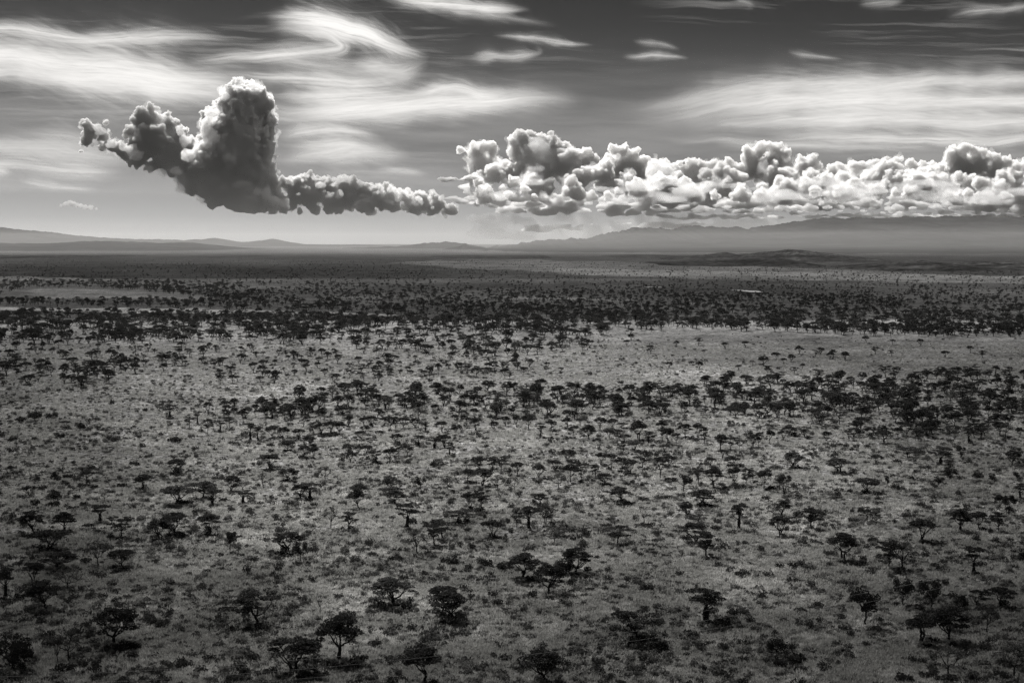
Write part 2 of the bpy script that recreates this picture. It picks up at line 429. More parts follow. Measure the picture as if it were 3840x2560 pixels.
for x in range(642, 1046, 9):
    top = np.interp(x, [630, 660, 700, 750, 800, 860, 930, 1000, 1048], [440, 412, 398, 410, 408, 426, 432, 448, 478])
    RIM.append((x + rt.uniform(-4, 4), top + rt.uniform(0, 12), rt.uniform(5, 10), rt.uniform(-900, 300)))
    if rt.rand() < .5:
        RIM.append((x + rt.uniform(-4, 4), top + rt.uniform(15, 50), rt.uniform(4, 9), rt.uniform(-1500, -700)))
DRAPE = [(rt.uniform(1130, 2420), rt.uniform(418, 462), rt.uniform(9, 22), rt.uniform(-6500, -4500)) for i in range(62)]
BASE = []
for row, (yb, rb, st, dz) in enumerate(((458, 15, 22, 1500), (470, 13, 22, 600), (480, 10, 22, -600), (488, 7, 26, -1500))):
    x = (1120, 1100, 1150, 1240)[row]
    while x < 2440:
        BASE.append((x + rs.uniform(-9, 9), yb + rs.uniform(-5, 5), rb * rs.lognormal(-0.1, 0.4), dz + rs.uniform(-500, 500)))
        x += st * rs.uniform(0.6, 1.8)
SCUD = [(1205 + 15 * i + rs.uniform(-6, 6), 524 + rs.uniform(-6, 6) - i * 0.35, 6 + 4 * math.sin(i * .35 + .3)) for i in range(28)]
SCUD += [(1500 + 14 * i + rs.uniform(-6, 6), 500 + rs.uniform(-6, 5), 5 + 3 * rs.rand()) for i in range(22)]
SCUD += [(1040 + 7 * i, 452 + 1.1 * i + rs.uniform(-9, 9), 5 + 5 * rs.rand()) for i in range(34)]
FRAY = [(1060 + rs.uniform(0, 190), rs.uniform(412, 470), rs.uniform(5, 12)) for i in range(46)]
SCUD += [(1840 + 18 * i, 496 + rs.uniform(-3, 3), 5 + 4 * rs.rand()) for i in range(32)]
SHRED = []
for bx, by, br in TOWER[::2] + EAST[::2]:
    for j in range(4):
        a_ = rs.uniform(0, 6.28); SHRED.append((bx + br * 1.12 * math.cos(a_), by + br * 1.1 * math.sin(a_), rs.uniform(2.2, 4.5)))
FLANK = [(487, 262, 15), (478, 280, 16), (474, 300, 15), (500, 262, 12), (490, 322, 15), (470, 330, 16), (452, 345, 16), (425, 322, 14), (410, 300, 11), (436, 362, 15), (405, 395, 12), (300, 345, 14), (280, 338, 12), (255, 330, 12), (318, 362, 12), (345, 388, 10), (230, 300, 12), (630, 462, 14), (610, 446, 12), (655, 470, 12), (590, 440, 10)]
FLANK = [(x, y, r, -1500) for x, y, r in FLANK]
mbase = cloud_mat('sunlit_cloud', 0.007, 0.5, .994)  # near-white copy of the cloud, painting sunlight into tower flank and rims
mveil = cloud_mat('veil_cloud', 0.0009, 0.5, .98)
mscud = cloud_mat('scud_cloud', 0.009, 0.5, .82)  # lowered albedo puts the shade beneath the bank into the colour
mwisp = cloud_mat('wisp_cloud', 0.0014, 0.55, .99)
mfring = cloud_mat('rain_haze', 0.0007, 0.4, .6)
mthin = cloud_mat('thin_cloud', 0.003, 0.6)
CLOUDS_ON = True
if CLOUDS_ON:
    tower = cloud('cloud', TOWER, 1, 'towering dark cumulus cloud with glowing rims and a long low tail', flat=490, D=63500, voxel=35, kind=None)
    cloud('billow', FLANK, 12, 'bright white billows on the sunlit flank of the dark cloud tower', D=63500, mat=mbase, levels=((6, .6), (5, .5)), parent=tower)
    cloud('rim', RIM, 16, 'thin glowing puffs along the edges of the dark cumulus', D=63500, mat=mbase, voxel=36, levels=((8, .55), (5, .5)), parent=tower)
    cloud('tail', EAST, 2, 'low ragged cumulus trailing from the foot of the tall dark cloud tower', flat=494, D=63500, bil=(110, 60), depth=2.0, parent=tower)
    bank = cloud('cloud', BANK, 3, 'long bank of white billowing cumulus above the big mountain range', D=67000, mat=mbank, kind=None)
    cloud('veil', DRAPE, 17, 'thin veils of cloud drifting before the foot of the white bank', D=67000, mat=mveil, sq=(2.4, 1.2, .55), levels=((7, .6), (5, .5)), voxel=55, parent=bank)
    cloud('underside', BASE, 13, 'grey ragged underside of the long cumulus bank', D=67500, mat=mscud, sq=(1.7, 1.2, .7), levels=((6, .55), (5, .5)), parent=bank)
    cloud('cloud', SCUD, 9, 'flat grey cloud strips resting along the mountain shoulder', D=68500, mat=mscud, sq=(2.2, 1.4, .6), levels=((6, .55), (4, .5)), voxel=50)
    cloud('fringe', [(x, y, r * 1.05) for x, y, r in TOWER + EAST], 21, 'soft torn fringe of vapour round the dark cumulus', D=63500, mat=mwisp, voxel=55, levels=((7, .55), (4, .5)), bil=(420, 230), parent=tower)
    cloud('fringe', [(b[0], b[1], b[2] * 1.08) + tuple(b[3:]) for b in BANK], 22, 'soft torn fringe of vapour round the white bank', D=67000, mat=mwisp, voxel=60, levels=((6, .55), (3, .5)), bil=(380, 200), parent=bank)
    cloud('cloud', [(rt.uniform(1090, 1780), rt.uniform(494, 545), rt.uniform(9, 18)) for i in range(80)], 23, 'dim grey rain haze hanging under the cumulus bank', D=67000, mat=mfring, voxel=80, sq=(2.4, 1.2, .8), levels=((5, .6),), bil=(300, 100))
    cloud('torn_edge', FRAY, 15, 'torn pale cloud linking the dark cumulus tail with the white bank', D=65500, mat=mbase, sq=(1.6, 1.2, .7), levels=((8, .55), (5, .5)), parent=bank)
    low = [(1010 + 9 * i, 412 + rs.uniform(-3, 3), 6 + 3 * math.sin(i)) for i in range(9)]
    cloud('cloud', low, 7, 'small flat dark cloud in the gap between the two cumulus masses', D=63000, sq=(1.6, 1, .6), kind=None)
    low = [(150, 468, 6), (160, 466, 7), (172, 470, 6), (185, 472, 6), (198, 476, 6), (210, 478, 6), (222, 480, 4), (140, 472, 4)]
    cloud('cloud', low, 8, 'tiny bright puff of cumulus low over the far hills', D=63000, mat=mbase, voxel=36, kind=None)

# ------------------------------------------------------------------ cirrus: thin ice cloud sheet nine kilometres up
CIR = [  # points (2352-wide coordinates), half width, strength, fibre length, feather below
 ([(-120, 120), (50, 132), (180, 150), (320, 172), (480, 190), (640, 215)], 48, 1.0, 150),
 ([(-120, 165), (60, 172), (220, 190), (360, 205), (520, 228), (640, 250)], 28, 0.55, 130),
 ([(-120, 60), (60, 72), (200, 88), (380, 82), (560, 92)], 15, 0.55, 120),
 ([(596, 36), (660, 44), (720, 50), (780, 60), (840, 72), (888, 95), (935, 122), (985, 140)], 20, 1.25, 110),
 ([(600, 60), (680, 72), (745, 82), (778, 98), (765, 112), (700, 122), (600, 128), (420, 138)], 15, 0.6, 120),
 ([(985, 142), (930, 165), (860, 150), (800, 140)], 24, 0.45, 90),
 ([(560, 110), (700, 150), (820, 160), (930, 165)], 32, 0.30, 120),
 ([(500, 165), (640, 180), (800, 190), (960, 186)], 16, 0.5, 110),
 ([(540, 262), (640, 262), (740, 258), (850, 252), (980, 238), (1120, 230), (1230, 226), (1350, 232)], 26, 1.0, 150),
 ([(900, 225), (985, 208), (1050, 198), (1100, 212), (1180, 222)], 14, 0.55, 80),
 ([(600, 225), (720, 222), (860, 218), (960, 212)], 20, 0.5, 120),
 ([(610, 312), (720, 300), (800, 303), (890, 322)], 15, 0.42, 90),
 ([(620, 372), (720, 352), (820, 350), (965, 360)], 22, 0.5, 110),
 ([(640, 335), (760, 330), (880, 345)], 14, 0.3, 90),
 ([(860, -10), (960, 4), (1060, 14), (1150, 22), (1220, 20)], 13, 0.85, 90),
 ([(1000, 30), (1150, 42), (1290, 60)], 10, 0.2, 90),
 ([(1125, 88), (1210, 90), (1290, 98), (1368, 102)], 6, 0.6, 60),
 ([(1062, 142), (1120, 128), (1180, 128), (1232, 120), (1218, 106)], 9, 0.5, 60),
 ([(1420, 128), (1500, 128), (1585, 134)], 6, 0.5, 60),
 ([(1450, 92), (1510, 104), (1562, 116)], 7, 0.25, 60),
 ([(1800, 118), (1870, 128), (1945, 138)], 6, 0.3, 60),
 ([(1685, 0), (1712, 10), (1738, 20)], 6, 0.15, 40),
 ([(1960, 10), (2030, 6), (2080, 2)], 8, 0.25, 60),
 ([(2165, 40), (2230, 28), (2300, 22), (2380, 8)], 9, 0.3, 70),
 ([(1380, 268), (1520, 240), (1680, 212), (1820, 200), (2000, 198), (2200, 186), (2420, 186)], 26, 0.55, 110),
 ([(1420, 288), (1600, 258), (1800, 240), (2000, 232), (2420, 232)], 32, 0.75, 140),
 ([(1560, 305), (1750, 285), (2000, 275), (2420, 285)], 24, 0.65, 140),
 ([(1700, 325), (1950, 318), (2420, 325)], 16, 0.45, 140),
 ([(1500, 318), (1700, 330), (1900, 338), (2200, 345)], 9, 0.35, 120),
 ([(-60, 340), (80, 336), (200, 352), (330, 372)], 24, 0.35, 120),
 ([(-60, 382), (60, 378), (200, 392), (300, 400)], 18, 0.28, 120),
 ([(40, 418), (110, 424), (190, 434), (230, 440)], 7, 0.5, 50),
 ([(-60, 396), (0, 398), (34, 404)], 8, 0.5, 40),
 ([(860, 388), (920, 390), (985, 400)], 7, 0.3, 60),
 ([(40, 300), (200, 318), (300, 330)], 18, 0.15, 120),
]
gx = np.linspace(-60, 2412, 1200); gy = np.linspace(-24, 470, 420)
GX, GY = np.meshgrid(gx, gy)
# gentle turbulence so the fibres curl
WX = GX + 26 * (fbm(GX / 110, GY / 60, 3, 31) - .5) + 4 * (fbm(GX / 30, GY / 18, 2, 32) - .5)
WY = GY + 15 * (fbm(GX / 140, GY / 80, 2, 33) - .5) + 2.5 * (fbm(GX / 30, GY / 14, 2, 34) - .5)
den = np.zeros(GX.shape)
for si, (pts, hw, amp, fl) in enumerate(CIR):
    P = np.array(pts, float)
    if hw < 11:
        hw = hw * 1.1
    # densify with smooth interpolation
    tt = np.linspace(0, len(P) - 1, (len(P) - 1) * 6 + 1)
    i0 = np.clip(tt.astype(int), 0, len(P) - 2); f = tt - i0
    Pm = P[np.clip(i0 - 1, 0, None)]; Pa = P[i0]; Pb = P[i0 + 1]; Pn = P[np.clip(i0 + 2, None, len(P) - 1)]
    f = f[:, None]
    P = 0.5 * ((2 * Pa) + (Pb - Pm) * f + (2 * Pm - 5 * Pa + 4 * Pb - Pn) * f ** 2 + (3 * Pa - Pm - 3 * Pb + Pn) * f ** 3)
    x0, x1 = P[:, 0].min() - hw * 4, P[:, 0].max() + hw * 4; y0, y1 = P[:, 1].min() - hw * 4, P[:, 1].max() + hw * 4
    m = (WX > x0) & (WX < x1) & (WY > y0) & (WY < y1)
    qx, qy = WX[m], WY[m]
    best = np.full(qx.shape, 1e9); bs_ = np.zeros(qx.shape); bd = np.zeros(qx.shape)
    L = 0
    for A, B in zip(P[:-1], P[1:]):
        e = B - A; l = np.hypot(*e)
        if l < 1e-6:
            continue
        t = np.clip(((qx - A[0]) * e[0] + (qy - A[1]) * e[1]) / l ** 2, 0, 1)
        dx = qx - A[0] - t * e[0]; dy = qy - A[1] - t * e[1]
        dd = np.hypot(dx, dy); sg = np.sign(e[0] * dy - e[1] * dx)
        u = dd < best
        best[u] = dd[u]; bs_[u] = (L + t * l)[u]; bd[u] = (sg * dd)[u]
        L += l
    s = bs_ / L
    fib = fbm(bs_ / fl, bd / (hw * 0.10 + 2.2) + bs_ / fl * 0.8, 5, 50 + si, 0.6)
    fib2 = fbm(bs_ / (fl * .3), bd / 3.2 + bs_ / fl * 2, 3, 90 + si, 0.6)
    wv = hw * (0.45 + 0.55 * np.sin(np.pi * np.clip(s, 0.04, 0.96)) ** 0.6) * (0.6 + 0.9 * fbm(bs_ / fl * 1.3, 0 * bs_ + si, 3, 70 + si))
    sh = 0.16 if P[:, 0].min() > 1370 else 0.26
    fea = fbm((bd - sh * bs_) / (5 + hw * .12), (bs_ + sh * bd) / (fl * .8), 4, 130 + si, 0.6)
    best = best * (0.72 + 0.62 * fea) + 3.5 * (fib2 - .5)
    best = np.abs(best)
    prof = 0.5 * np.exp(-(best / wv) ** 2) + 0.6 * np.exp(-1.7 * np.hypot(best, 0.15 * wv) / wv)
    end = ss(0, 0.38, s) * ss(1.0, 0.65, s) if pts[0][0] > -20 and pts[-1][0] < 2370 else (ss(0, .45, s) if pts[0][0] > -20 else ss(1.0, .65, s))
    dn = amp * (0.68 if hw < 12 and amp < .65 else 1.0) * prof * end * np.clip(0.68 + (0.24 if hw > 20 else 0.65) * (fib - 0.36) * 2 + 0.5 * (fib2 - .5), 0.05, 2)
    den[m] = den[m] + dn * (1 - 0.35 * np.clip(den[m], 0, 1))
veil = 0.10 * fbm(WX / 300, WY / 26, 4, 41) * ss(60, 330, GY) + 0.22 * np.clip(fbm(WX / 240 + WY / 90, WY / 9 - WX / 400, 5, 45, .6) - .52, 0, 1) * ss(.35, .7, fbm(GX / 420, GY / 120, 2, 47))
den = np.clip(den + veil, 0, 1.15) * ss(468, 405, GY)
ALT = 9200.0
d0 = (GX - 1176) / (F * 2352 / 3840); d1 = -(GY - 784) / (F * 2352 / 3840)
DY = math.cos(PITCH) + d1 * math.sin(PITCH); DZ = -math.sin(PITCH) + d1 * math.cos(PITCH)
T = (ALT - CAMH) / DZ
cm = grid_mesh('cirrus', d0 * T, DY * T, np.full(GX.shape, ALT))
at = cm.attributes.new('ice', 'FLOAT', 'POINT'); at.data.foreach_set('value', den.astype(np.float32).ravel())
mci, nt, out = new_mat('ice_cloud')
att = N(nt, 'ShaderNodeAttribute', attribute_name='ice')
trl = N(nt, 'ShaderNodeBsdfTranslucent'); trl.inputs[0].default_value = (.80, .795, .787, 1)
dif = N(nt, 'ShaderNodeBsdfDiffuse'); dif.inputs[0].default_value = (.85, .85, .85, 1)
mx = N(nt, 'ShaderNodeMixShader'); mx.inputs[0].default_value = 0.12
nt.links.new(trl.outputs[0], mx.inputs[1]); nt.links.new(dif.outputs[0], mx.inputs[2])
tr = N(nt, 'ShaderNodeBsdfTransparent'); mz = N(nt, 'ShaderNodeMixShader')
al = math_(nt, 'SUBTRACT', 1.0, math_(nt, 'POWER', 2.718, math_(nt, 'MULTIPLY', att.outputs['Fac'], -1.75)))
nt.links.new(al, mz.inputs[0]); nt.links.new(tr.outputs[0], mz.inputs[1]); nt.links.new(mx.outputs[0], mz.inputs[2])
nt.links.new(mz.outputs[0], out.inputs[0])
add('cirrus_clouds', cm, mci, kind='stuff', label='high white cirrus wisps and sheets streaked across the dark sky', cat='cloud')

# ------------------------------------------------------------------ added unseen sheet overhead, shaped to darken parts of the plain
OV = 2500.0
hx, hy = sd.x / sd.z * OV, sd.y / sd.z * OV
gy_ = 150 * (9200 / 150) ** np.linspace(0, 1, 110); gx_ = np.linspace(-1, 1, 90)
OY, OX = np.meshgrid(gy_, gx_, indexing='ij'); OX = OX * (OY * 0.5 + 250)
qx, qy = to_px(OX, OY, 0 * OX)
wob = 1.0 * (fbm(qx / 420, qy / 150, 4, 201) - .5)
def blot(cx, cy, rx, ry, a):
    d = np.sqrt(((qx - cx) / rx) ** 2 + ((qy - cy) / ry) ** 2) + wob * 0.9
    return a * (1 - ss(0.45, 1.25, d))
clear = np.ones(qx.shape)
for b in [(1176, 1640, 1800, 400, .58), (0, 1560, 760, 380, .45), (2352, 1500, 700, 460, .50), (-60, 1080, 480, 320, .50), (2420, 950, 520, 240, .35), (60, 840, 520, 90, .30), (2100, 800, 700, 60, .40), (1100, 690, 1900, 50, .42), (400, 625, 900, 26, .55), (1700, 655, 900, 22, .35), (2200, 1200, 400, 250, .25)]:
    clear *= 1 - blot(*b)
veil = np.clip(1 - clear + 0.16 * (fbm(qx / 200, qy / 70, 4, 207) - .42), 0, .9)
om = grid_mesh('shade_sheet', OX + hx, OY + hy, np.full(OX.shape, OV) + 60 * fbm(OX / 300, OY / 300, 3, 3))
at = om.attributes.new('ice', 'FLOAT', 'POINT'); at.data.foreach_set('value', (-np.log(1 - veil) / 1.75).astype(np.float32).ravel())
add('shade_sheet', om, mci, kind='stuff', label='added unseen sheet overhead shaped to shade parts of the plain', cat='cloud')

# ------------------------------------------------------------------ vegetation: leaf and bark
def leaf_mat(name, a, t=0.02, lo=0.5, hi=1.6, own=0.5, isl=0.9, patch=0.0):
    m, nt, out = new_mat(name)
    oi = N(nt, 'ShaderNodeObjectInfo'); gi = N(nt, 'ShaderNodeNewGeometry')
    r = math_(nt, 'ADD', math_(nt, 'MULTIPLY', oi.outputs['Random'], own), math_(nt, 'MULTIPLY', gi.outputs['Random Per Island'], isl))
    v = maprange(nt, r, 0, own + isl, a * lo, a * hi)
    if patch:
        pn = N(nt, 'ShaderNodeTexNoise'); pn.inputs['Scale'].default_value = 0.035; pn.inputs['Detail'].default_value = 4; pn.inputs['Roughness'].default_value = .65
        nt.links.new(oi.outputs['Location'], pn.inputs['Vector'])
        v = math_(nt, 'MULTIPLY', v, maprange(nt, pn.outputs[0], .36, .64, 1 - patch, 1 + patch))
    d = N(nt, 'ShaderNodeBsdfDiffuse'); nt.links.new(grey(nt, v), d.inputs[0])
    tl = N(nt, 'ShaderNodeBsdfTranslucent'); tl.inputs[0].default_value = (t, t, t * .95, 1)
    ad = N(nt, 'ShaderNodeAddShader'); nt.links.new(d.outputs[0], ad.inputs[0]); nt.links.new(tl.outputs[0], ad.inputs[1])
    nt.links.new(ad.outputs[0], out.inputs[0])
    return m
M_LEAF = leaf_mat('acacia_leaf', 0.066, 0.014)
M_DARK = leaf_mat('dense_leaf', 0.050, 0.009)
M_PALE = leaf_mat('thin_leaf', 0.075, 0.03)
M_BUSH = leaf_mat('bush_leaf', 0.048, 0.012)
M_SHRUB = leaf_mat('shrub_leaf', 0.13, 0.035)
M_MIDSHRUB = leaf_mat('grey_shrub_leaf', 0.078, 0.018)
M_PALESHRUB = leaf_mat('pale_shrub_leaf', 0.22, 0.07)
M_GRASS = leaf_mat('grass_blade', 0.37, 0.15, 0.15, 1.8, 1.0, 0.25, 0.5)
M_BARK, nt, out = new_mat('bark')
geo = N(nt, 'ShaderNodeNewGeometry')
v = maprange(nt, noise_at(3.0, 3, .6, stretch=(1, 1, .25)), 0.35, 0.65, 0.03, 0.07)
bs = N(nt, 'ShaderNodeBsdfDiffuse'); nt.links.new(grey(nt, v), bs.inputs[0]); nt.links.new(bs.outputs[0], out.inputs[0])

class MB:
    def __init__(s):
        s.V = []; s.F = []; s.n = 0
    def quads(s, cen, size, nrm_up, rs, squash=1.0):
        """leaf sprays: small four-sided faces turned loosely towards the sky"""
        n = len(cen)
        nn = rs.normal(size=(n, 3)); nn[:, 2] = np.abs(nn[:, 2]) * 0.6 + nrm_up
        nn /= np.linalg.norm(nn, axis=1)[:, None]
        t = rs.normal(size=(n, 3)); t -= nn * (t * nn).sum(1)[:, None]; t /= np.linalg.norm(t, axis=1)[:, None]
        b = np.cross(nn, t)
        sz = (size * rs.uniform(0.6, 1.3, n))[:, None]
        c = np.asarray(cen)
        j = lambda: 1 + rs.uniform(-.35, .35, (n, 1))
        q = np.stack([c + t * sz * j(), c + b * sz * 0.7 * j(), c - t * sz * j(), c - b * sz * 0.7 * j()], 1).reshape(-1, 3)
        s.V.append(q); s.F.append(np.arange(n * 4).reshape(n, 4) + s.n); s.n += n * 4
    def tube(s, pts, rad, sides=5):
        pts = np.asarray(pts, float); k = len(pts)
        rings = []
        for i in range(k):
            d = pts[min(i + 1, k - 1)] - pts[max(i - 1, 0)]; d /= max(np.linalg.norm(d), 1e-6)
            a = np.cross(d, [0.3, 1, 0.1]); a /= max(np.linalg.norm(a), 1e-6); b = np.cross(d, a)
            th = np.arange(sides) * 2 * math.pi / sides
            rings.append(pts[i] + rad[i] * (np.cos(th)[:, None] * a + np.sin(th)[:, None] * b))
        s.V.append(np.concatenate(rings))
        f = []
        for i in range(k - 1):
            for j in range(sides):
                f.append((i * sides + j, i * sides + (j + 1) % sides, (i + 1) * sides + (j + 1) % sides, (i + 1) * sides + j))
        s.F.append(np.array(f) + s.n); s.n += k * sides
    def mesh(s, name, mat):
        me = mesh_np(name, np.concatenate(s.V), np.concatenate(s.F)); me.materials.append(mat); return me

def curve(a, b, rs, n=6, bow=0.15, up=0.0):
    a = np.asarray(a, float); b = np.asarray(b, float)
    t = np.linspace(0, 1, n)[:, None]
    L = np.linalg.norm(b - a)
    off = rs.normal(size=3) * bow * L * 0.6; off[2] = up * L
    p = a + (b - a) * t + off * (t * (1 - t) * 4) * 0.6
    p[1:-1] += rs.normal(size=(n - 2, 3)) * L * 0.025
    return p

def tree_variant(kind, seed):
    """canonical tree: crown 10 m across, 8 m tall. returns {part: mesh}"""
    rs = np.random.RandomState(seed)
    T = MB(); Cn = MB(); Vn = None
    R = 5.0; H = 8.0
    lean = rs.normal(size=2) * 0.35
    pads = []      # centre, radius, thickness
    if kind in 'UW':
        drop = 0.34 if kind == 'U' else 0.48
        n = rs.randint(34, 42)
        while len(pads) < n:
            a = rs.uniform(0, 2 * math.pi); r = R * math.sqrt(rs.uniform(0, 1)) * 0.86
            z = H * (0.95 - drop * (r / R) ** 2.2) + rs.normal() * 0.2
            if rs.rand() < 0.42:
                z -= rs.uniform(0.5, 1.5 if kind == 'U' else 2.0) * (1.1 - 0.5 * r / R)
            pads.append((np.array([r * math.cos(a) + lean[0] * 1.5, r * math.sin(a) + lean[1] * 1.5, z]), rs.uniform(0.85, 1.55), rs.uniform(.32, .6)))
        fork = rs.uniform(0.18, 0.30) * H
    elif kind == 'L':
        n = rs.randint(17, 23)
        for i in range(n):
            a = rs.uniform(0, 2 * math.pi); lay = rs.choice([0.93, 0.8, 0.66, 0.52], p=[.32, .30, .22, .16]); r = R * rs.uniform(0.1, 0.95) * (1.15 - 0.5 * abs(lay - 0.72))
            pads.append((np.array([r * math.cos(a) + lean[0] * 3, r * math.sin(a) + lean[1] * 3, H * lay + rs.normal() * .2]), rs.uniform(1.1, 1.9), rs.uniform(.28, .5)))
        fork = rs.uniform(0.25, 0.38) * H
    elif kind == 'S':
        n = rs.randint(26, 34)
        for i in range(n):
            a = rs.uniform(0, 2 * math.pi); r = R * math.sqrt(rs.uniform(0.02, 1)) * 0.9
            z = H * (0.94 - 0.35 * (r / R) ** 2) - abs(rs.normal()) * 1.1
            pads.append((np.array([r * math.cos(a), r * math.sin(a), z]), rs.uniform(0.8, 1.4), rs.uniform(.3, .6)))
        fork = rs.uniform(0.2, 0.32) * H
    elif kind == 'R':
        n = rs.randint(22, 28)
        for i in range(n):
            d = rs.normal(size=3); d[2] = abs(d[2]) * 0.9; d /= np.linalg.norm(d); q = rs.uniform(0.55, 0.9)
            pads.append((np.array([d[0] * R * q, d[1] * R * q, H * 0.25 + d[2] * H * 0.68 * q]), rs.uniform(1.2, 1.9), rs.uniform(.7, 1.2)))
        fork = 0.18 * H
    elif kind == 'D':
        n = rs.randint(16, 22)
        for i in range(n):
            d = rs.normal(size=3); d /= np.linalg.norm(d); q = rs.uniform(0.35, 0.9)
            pads.append((np.array([d[0] * R * q, d[1] * R * q, H * 0.67 + d[2] * H * 0.31 * q]), rs.uniform(1.0, 1.7), rs.uniform(.5, .9)))
        fork = 0.38 * H
    elif kind == 'E':
        n = 22
        for i in range(n):
            a = rs.uniform(0, 2 * math.pi); z = rs.uniform(0.38, 0.95); r = R * math.sqrt(rs.rand()) * (z - 0.2) / 0.75
            pads.append((np.array([r * math.cos(a), r * math.sin(a), H * z]), rs.uniform(1.0, 1.5), rs.uniform(.5, .8)))
        fork = 0.25 * H
    elif kind == 'V':
        n = rs.randint(14, 18)
        for i in range(n):
            a = rs.uniform(0, 2 * math.pi); lay = rs.choice([0.93, 0.82, 0.7], p=[.5, .3, .2]); r = R * rs.uniform(0.15, 0.8)
            pads.append((np.array([r * math.cos(a), r * math.sin(a), H * lay + rs.normal() * .2]), rs.uniform(1.2, 2.0), rs.uniform(.25, .45)))
        fork = 0.42 * H
    elif kind == 'B':
        fork = 0.35 * H
    # trunk and limbs
    ntr = 1 if kind not in 'UW' or rs.rand() < 0.65 else 2
    tr_r = {'D': .26, 'B': .24, 'S': .24, 'V': .34}.get(kind, .32)
    tops = []
    for k in range(ntr):
        base = np.array([0, 0, -0.3]) + (np.array([rs.uniform(-.5, .5), rs.uniform(-.3, .3), 0]) if ntr > 1 else 0)
        top = np.array([lean[0] * 0.9 + (k - (ntr - 1) / 2) * 1.2, lean[1] * 0.9, fork])
        p = curve(base, top, rs, 6, 0.08); T.tube(p, np.linspace(tr_r * 1.25, tr_r * 0.8, 6), 6); tops.append(top)
    if kind == 'B':
        ends = []
        for i in range(6):
            a = rs.uniform(0, 2 * math.pi); e = np.array([3.6 * math.cos(a) * rs.uniform(.4, 1), 3.6 * math.sin(a) * rs.uniform(.4, 1), H * rs.uniform(.62, 1.0)])
            p = curve(tops[0], e, rs, 6, 0.3); T.tube(p, np.linspace(.17, .05, 6), 5); ends.append(p)
        tw = MB()
        for p in ends:
            for j in (2, 3, 4, 5):
                for q in range(2):
                    e = p[j] + rs.normal(size=3) * [1.0, 1.0, .5] + [0, 0, .5]
                    tw.tube(curve(p[j], e, rs, 4, .3), np.linspace(.06, .025, 4), 4)
        return {'trunk': T.mesh('trunk', M_BARK), 'twigs': tw.mesh('twigs', M_BARK)}
    nl = min(len(pads), rs.randint(5, 8)); 
    idx = rs.permutation(len(pads))
    limbs = []
    for i in idx[:nl]:
        c0 = pads[i][0]; t0 = tops[rs.randint(len(tops))]
        p = curve(t0, c0 - [0, 0, .1], rs, 7, 0.2, up=-0.12); T.tube(p, np.linspace(tr_r * .62, .06, 7), 5); limbs.append(p)
    for i in idx[nl:]:
        c0 = pads[i][0]
        b = min(((np.linalg.norm(l[j] - c0), tuple(l[j])) for l in limbs for j in (3, 4, 5)), key=lambda q: q[0])
        T.tube(curve(np.array(b[1]), c0 - [0, 0, .1], rs, 4, 0.15, up=-.06), np.linspace(.1, .04, 4), 4)
    dens = {'S': 40, 'L': 110, 'R': 150, 'D': 120, 'E': 100, 'V': 110}.get(kind, 125)
    for c0, r, th in pads:
        n = int(dens * (r / 1.5) ** 2 * (1.0 if kind in 'ULWVS' else 1.2))
        a = rs.uniform(0, 2 * math.pi, n); rr = r * np.sqrt(rs.uniform(0, 1, n))
        z = rs.uniform(-0.5, 1, n) * th * (1.05 - 0.7 * (rr / r) ** 2)
        if kind in 'RDE':
            d = rs.normal(size=(n, 3)); d /= np.linalg.norm(d, axis=1)[:, None]; q = rs.uniform(.5, 1, n)[:, None] ** .5
            P = c0 + d * q * [r * .85, r * .85, th * 1.2]
        else:
            P = np.stack([c0[0] + rr * np.cos(a), c0[1] + rr * np.sin(a), c0[2] + z], 1)
        Cn.quads(P, {'S': .21, 'R': .19, 'D': .22, 'E': .24}.get(kind, .26), 0.45 if kind not in 'RDE' else 0.15, rs)
    lm = {'S': M_PALE, 'D': M_DARK, 'R': M_DARK, 'E': M_DARK}.get(kind, M_LEAF)
    res = {'trunk': T.mesh('trunk', M_BARK), 'crown': Cn.mesh('crown', lm)}
    if kind == 'V':
        Vn = MB()
        n = 620
        z = rs.uniform(0, 1, n) ** 0.8; wv = 0.85 * (1.15 - 0.75 * z) * (1 + .25 * np.sin(z * 9 + seed))
        a = rs.uniform(0, 2 * math.pi, n); q = np.sqrt(rs.uniform(.3, 1, n))
        P = np.stack([wv * q * np.cos(a) + lean[0] * z, wv * q * np.sin(a) + lean[1] * z, z * fork * 1.15], 1)
        Vn.quads(P, 0.25, 0.1, rs)
        res['vine'] = Vn.mesh('vine', M_DARK)
    return res

def bush_variant(seed, mat, n=420, lobes=7, leaf=0.20, flat=0.75):
    """a bush four metres across, of several leafy lobes"""
    rs = np.random.RandomState(seed); B = MB()
    for i in range(lobes):
        a = rs.uniform(0, 2 * math.pi); r = 1.45 * math.sqrt(rs.rand()); c = np.array([r * math.cos(a), r * math.sin(a), rs.uniform(.35, .9) * flat])
        rad = rs.uniform(.6, 1.05)
        d = rs.normal(size=(n // lobes, 3)); d[:, 2] = np.abs(d[:, 2]) - 0.25; d /= np.linalg.norm(d, axis=1)[:, None]
        B.quads(c + d * rs.uniform(.6, 1, (len(d), 1)) * [rad, rad, rad * flat * 1.1], leaf, 0.25, rs)
    return B.mesh('bush', mat)

VAR = {}
for k, cnt in (('U', 6), ('W', 3), ('L', 5), ('S', 3), ('R', 3), ('D', 3), ('V', 3), ('B', 3), ('E', 2)):
    VAR[k] = [tree_variant(k, 100 + 17 * i + ord(k)) for i in range(cnt)]
BUSH = [bush_variant(300 + i, M_BUSH) for i in range(4)]

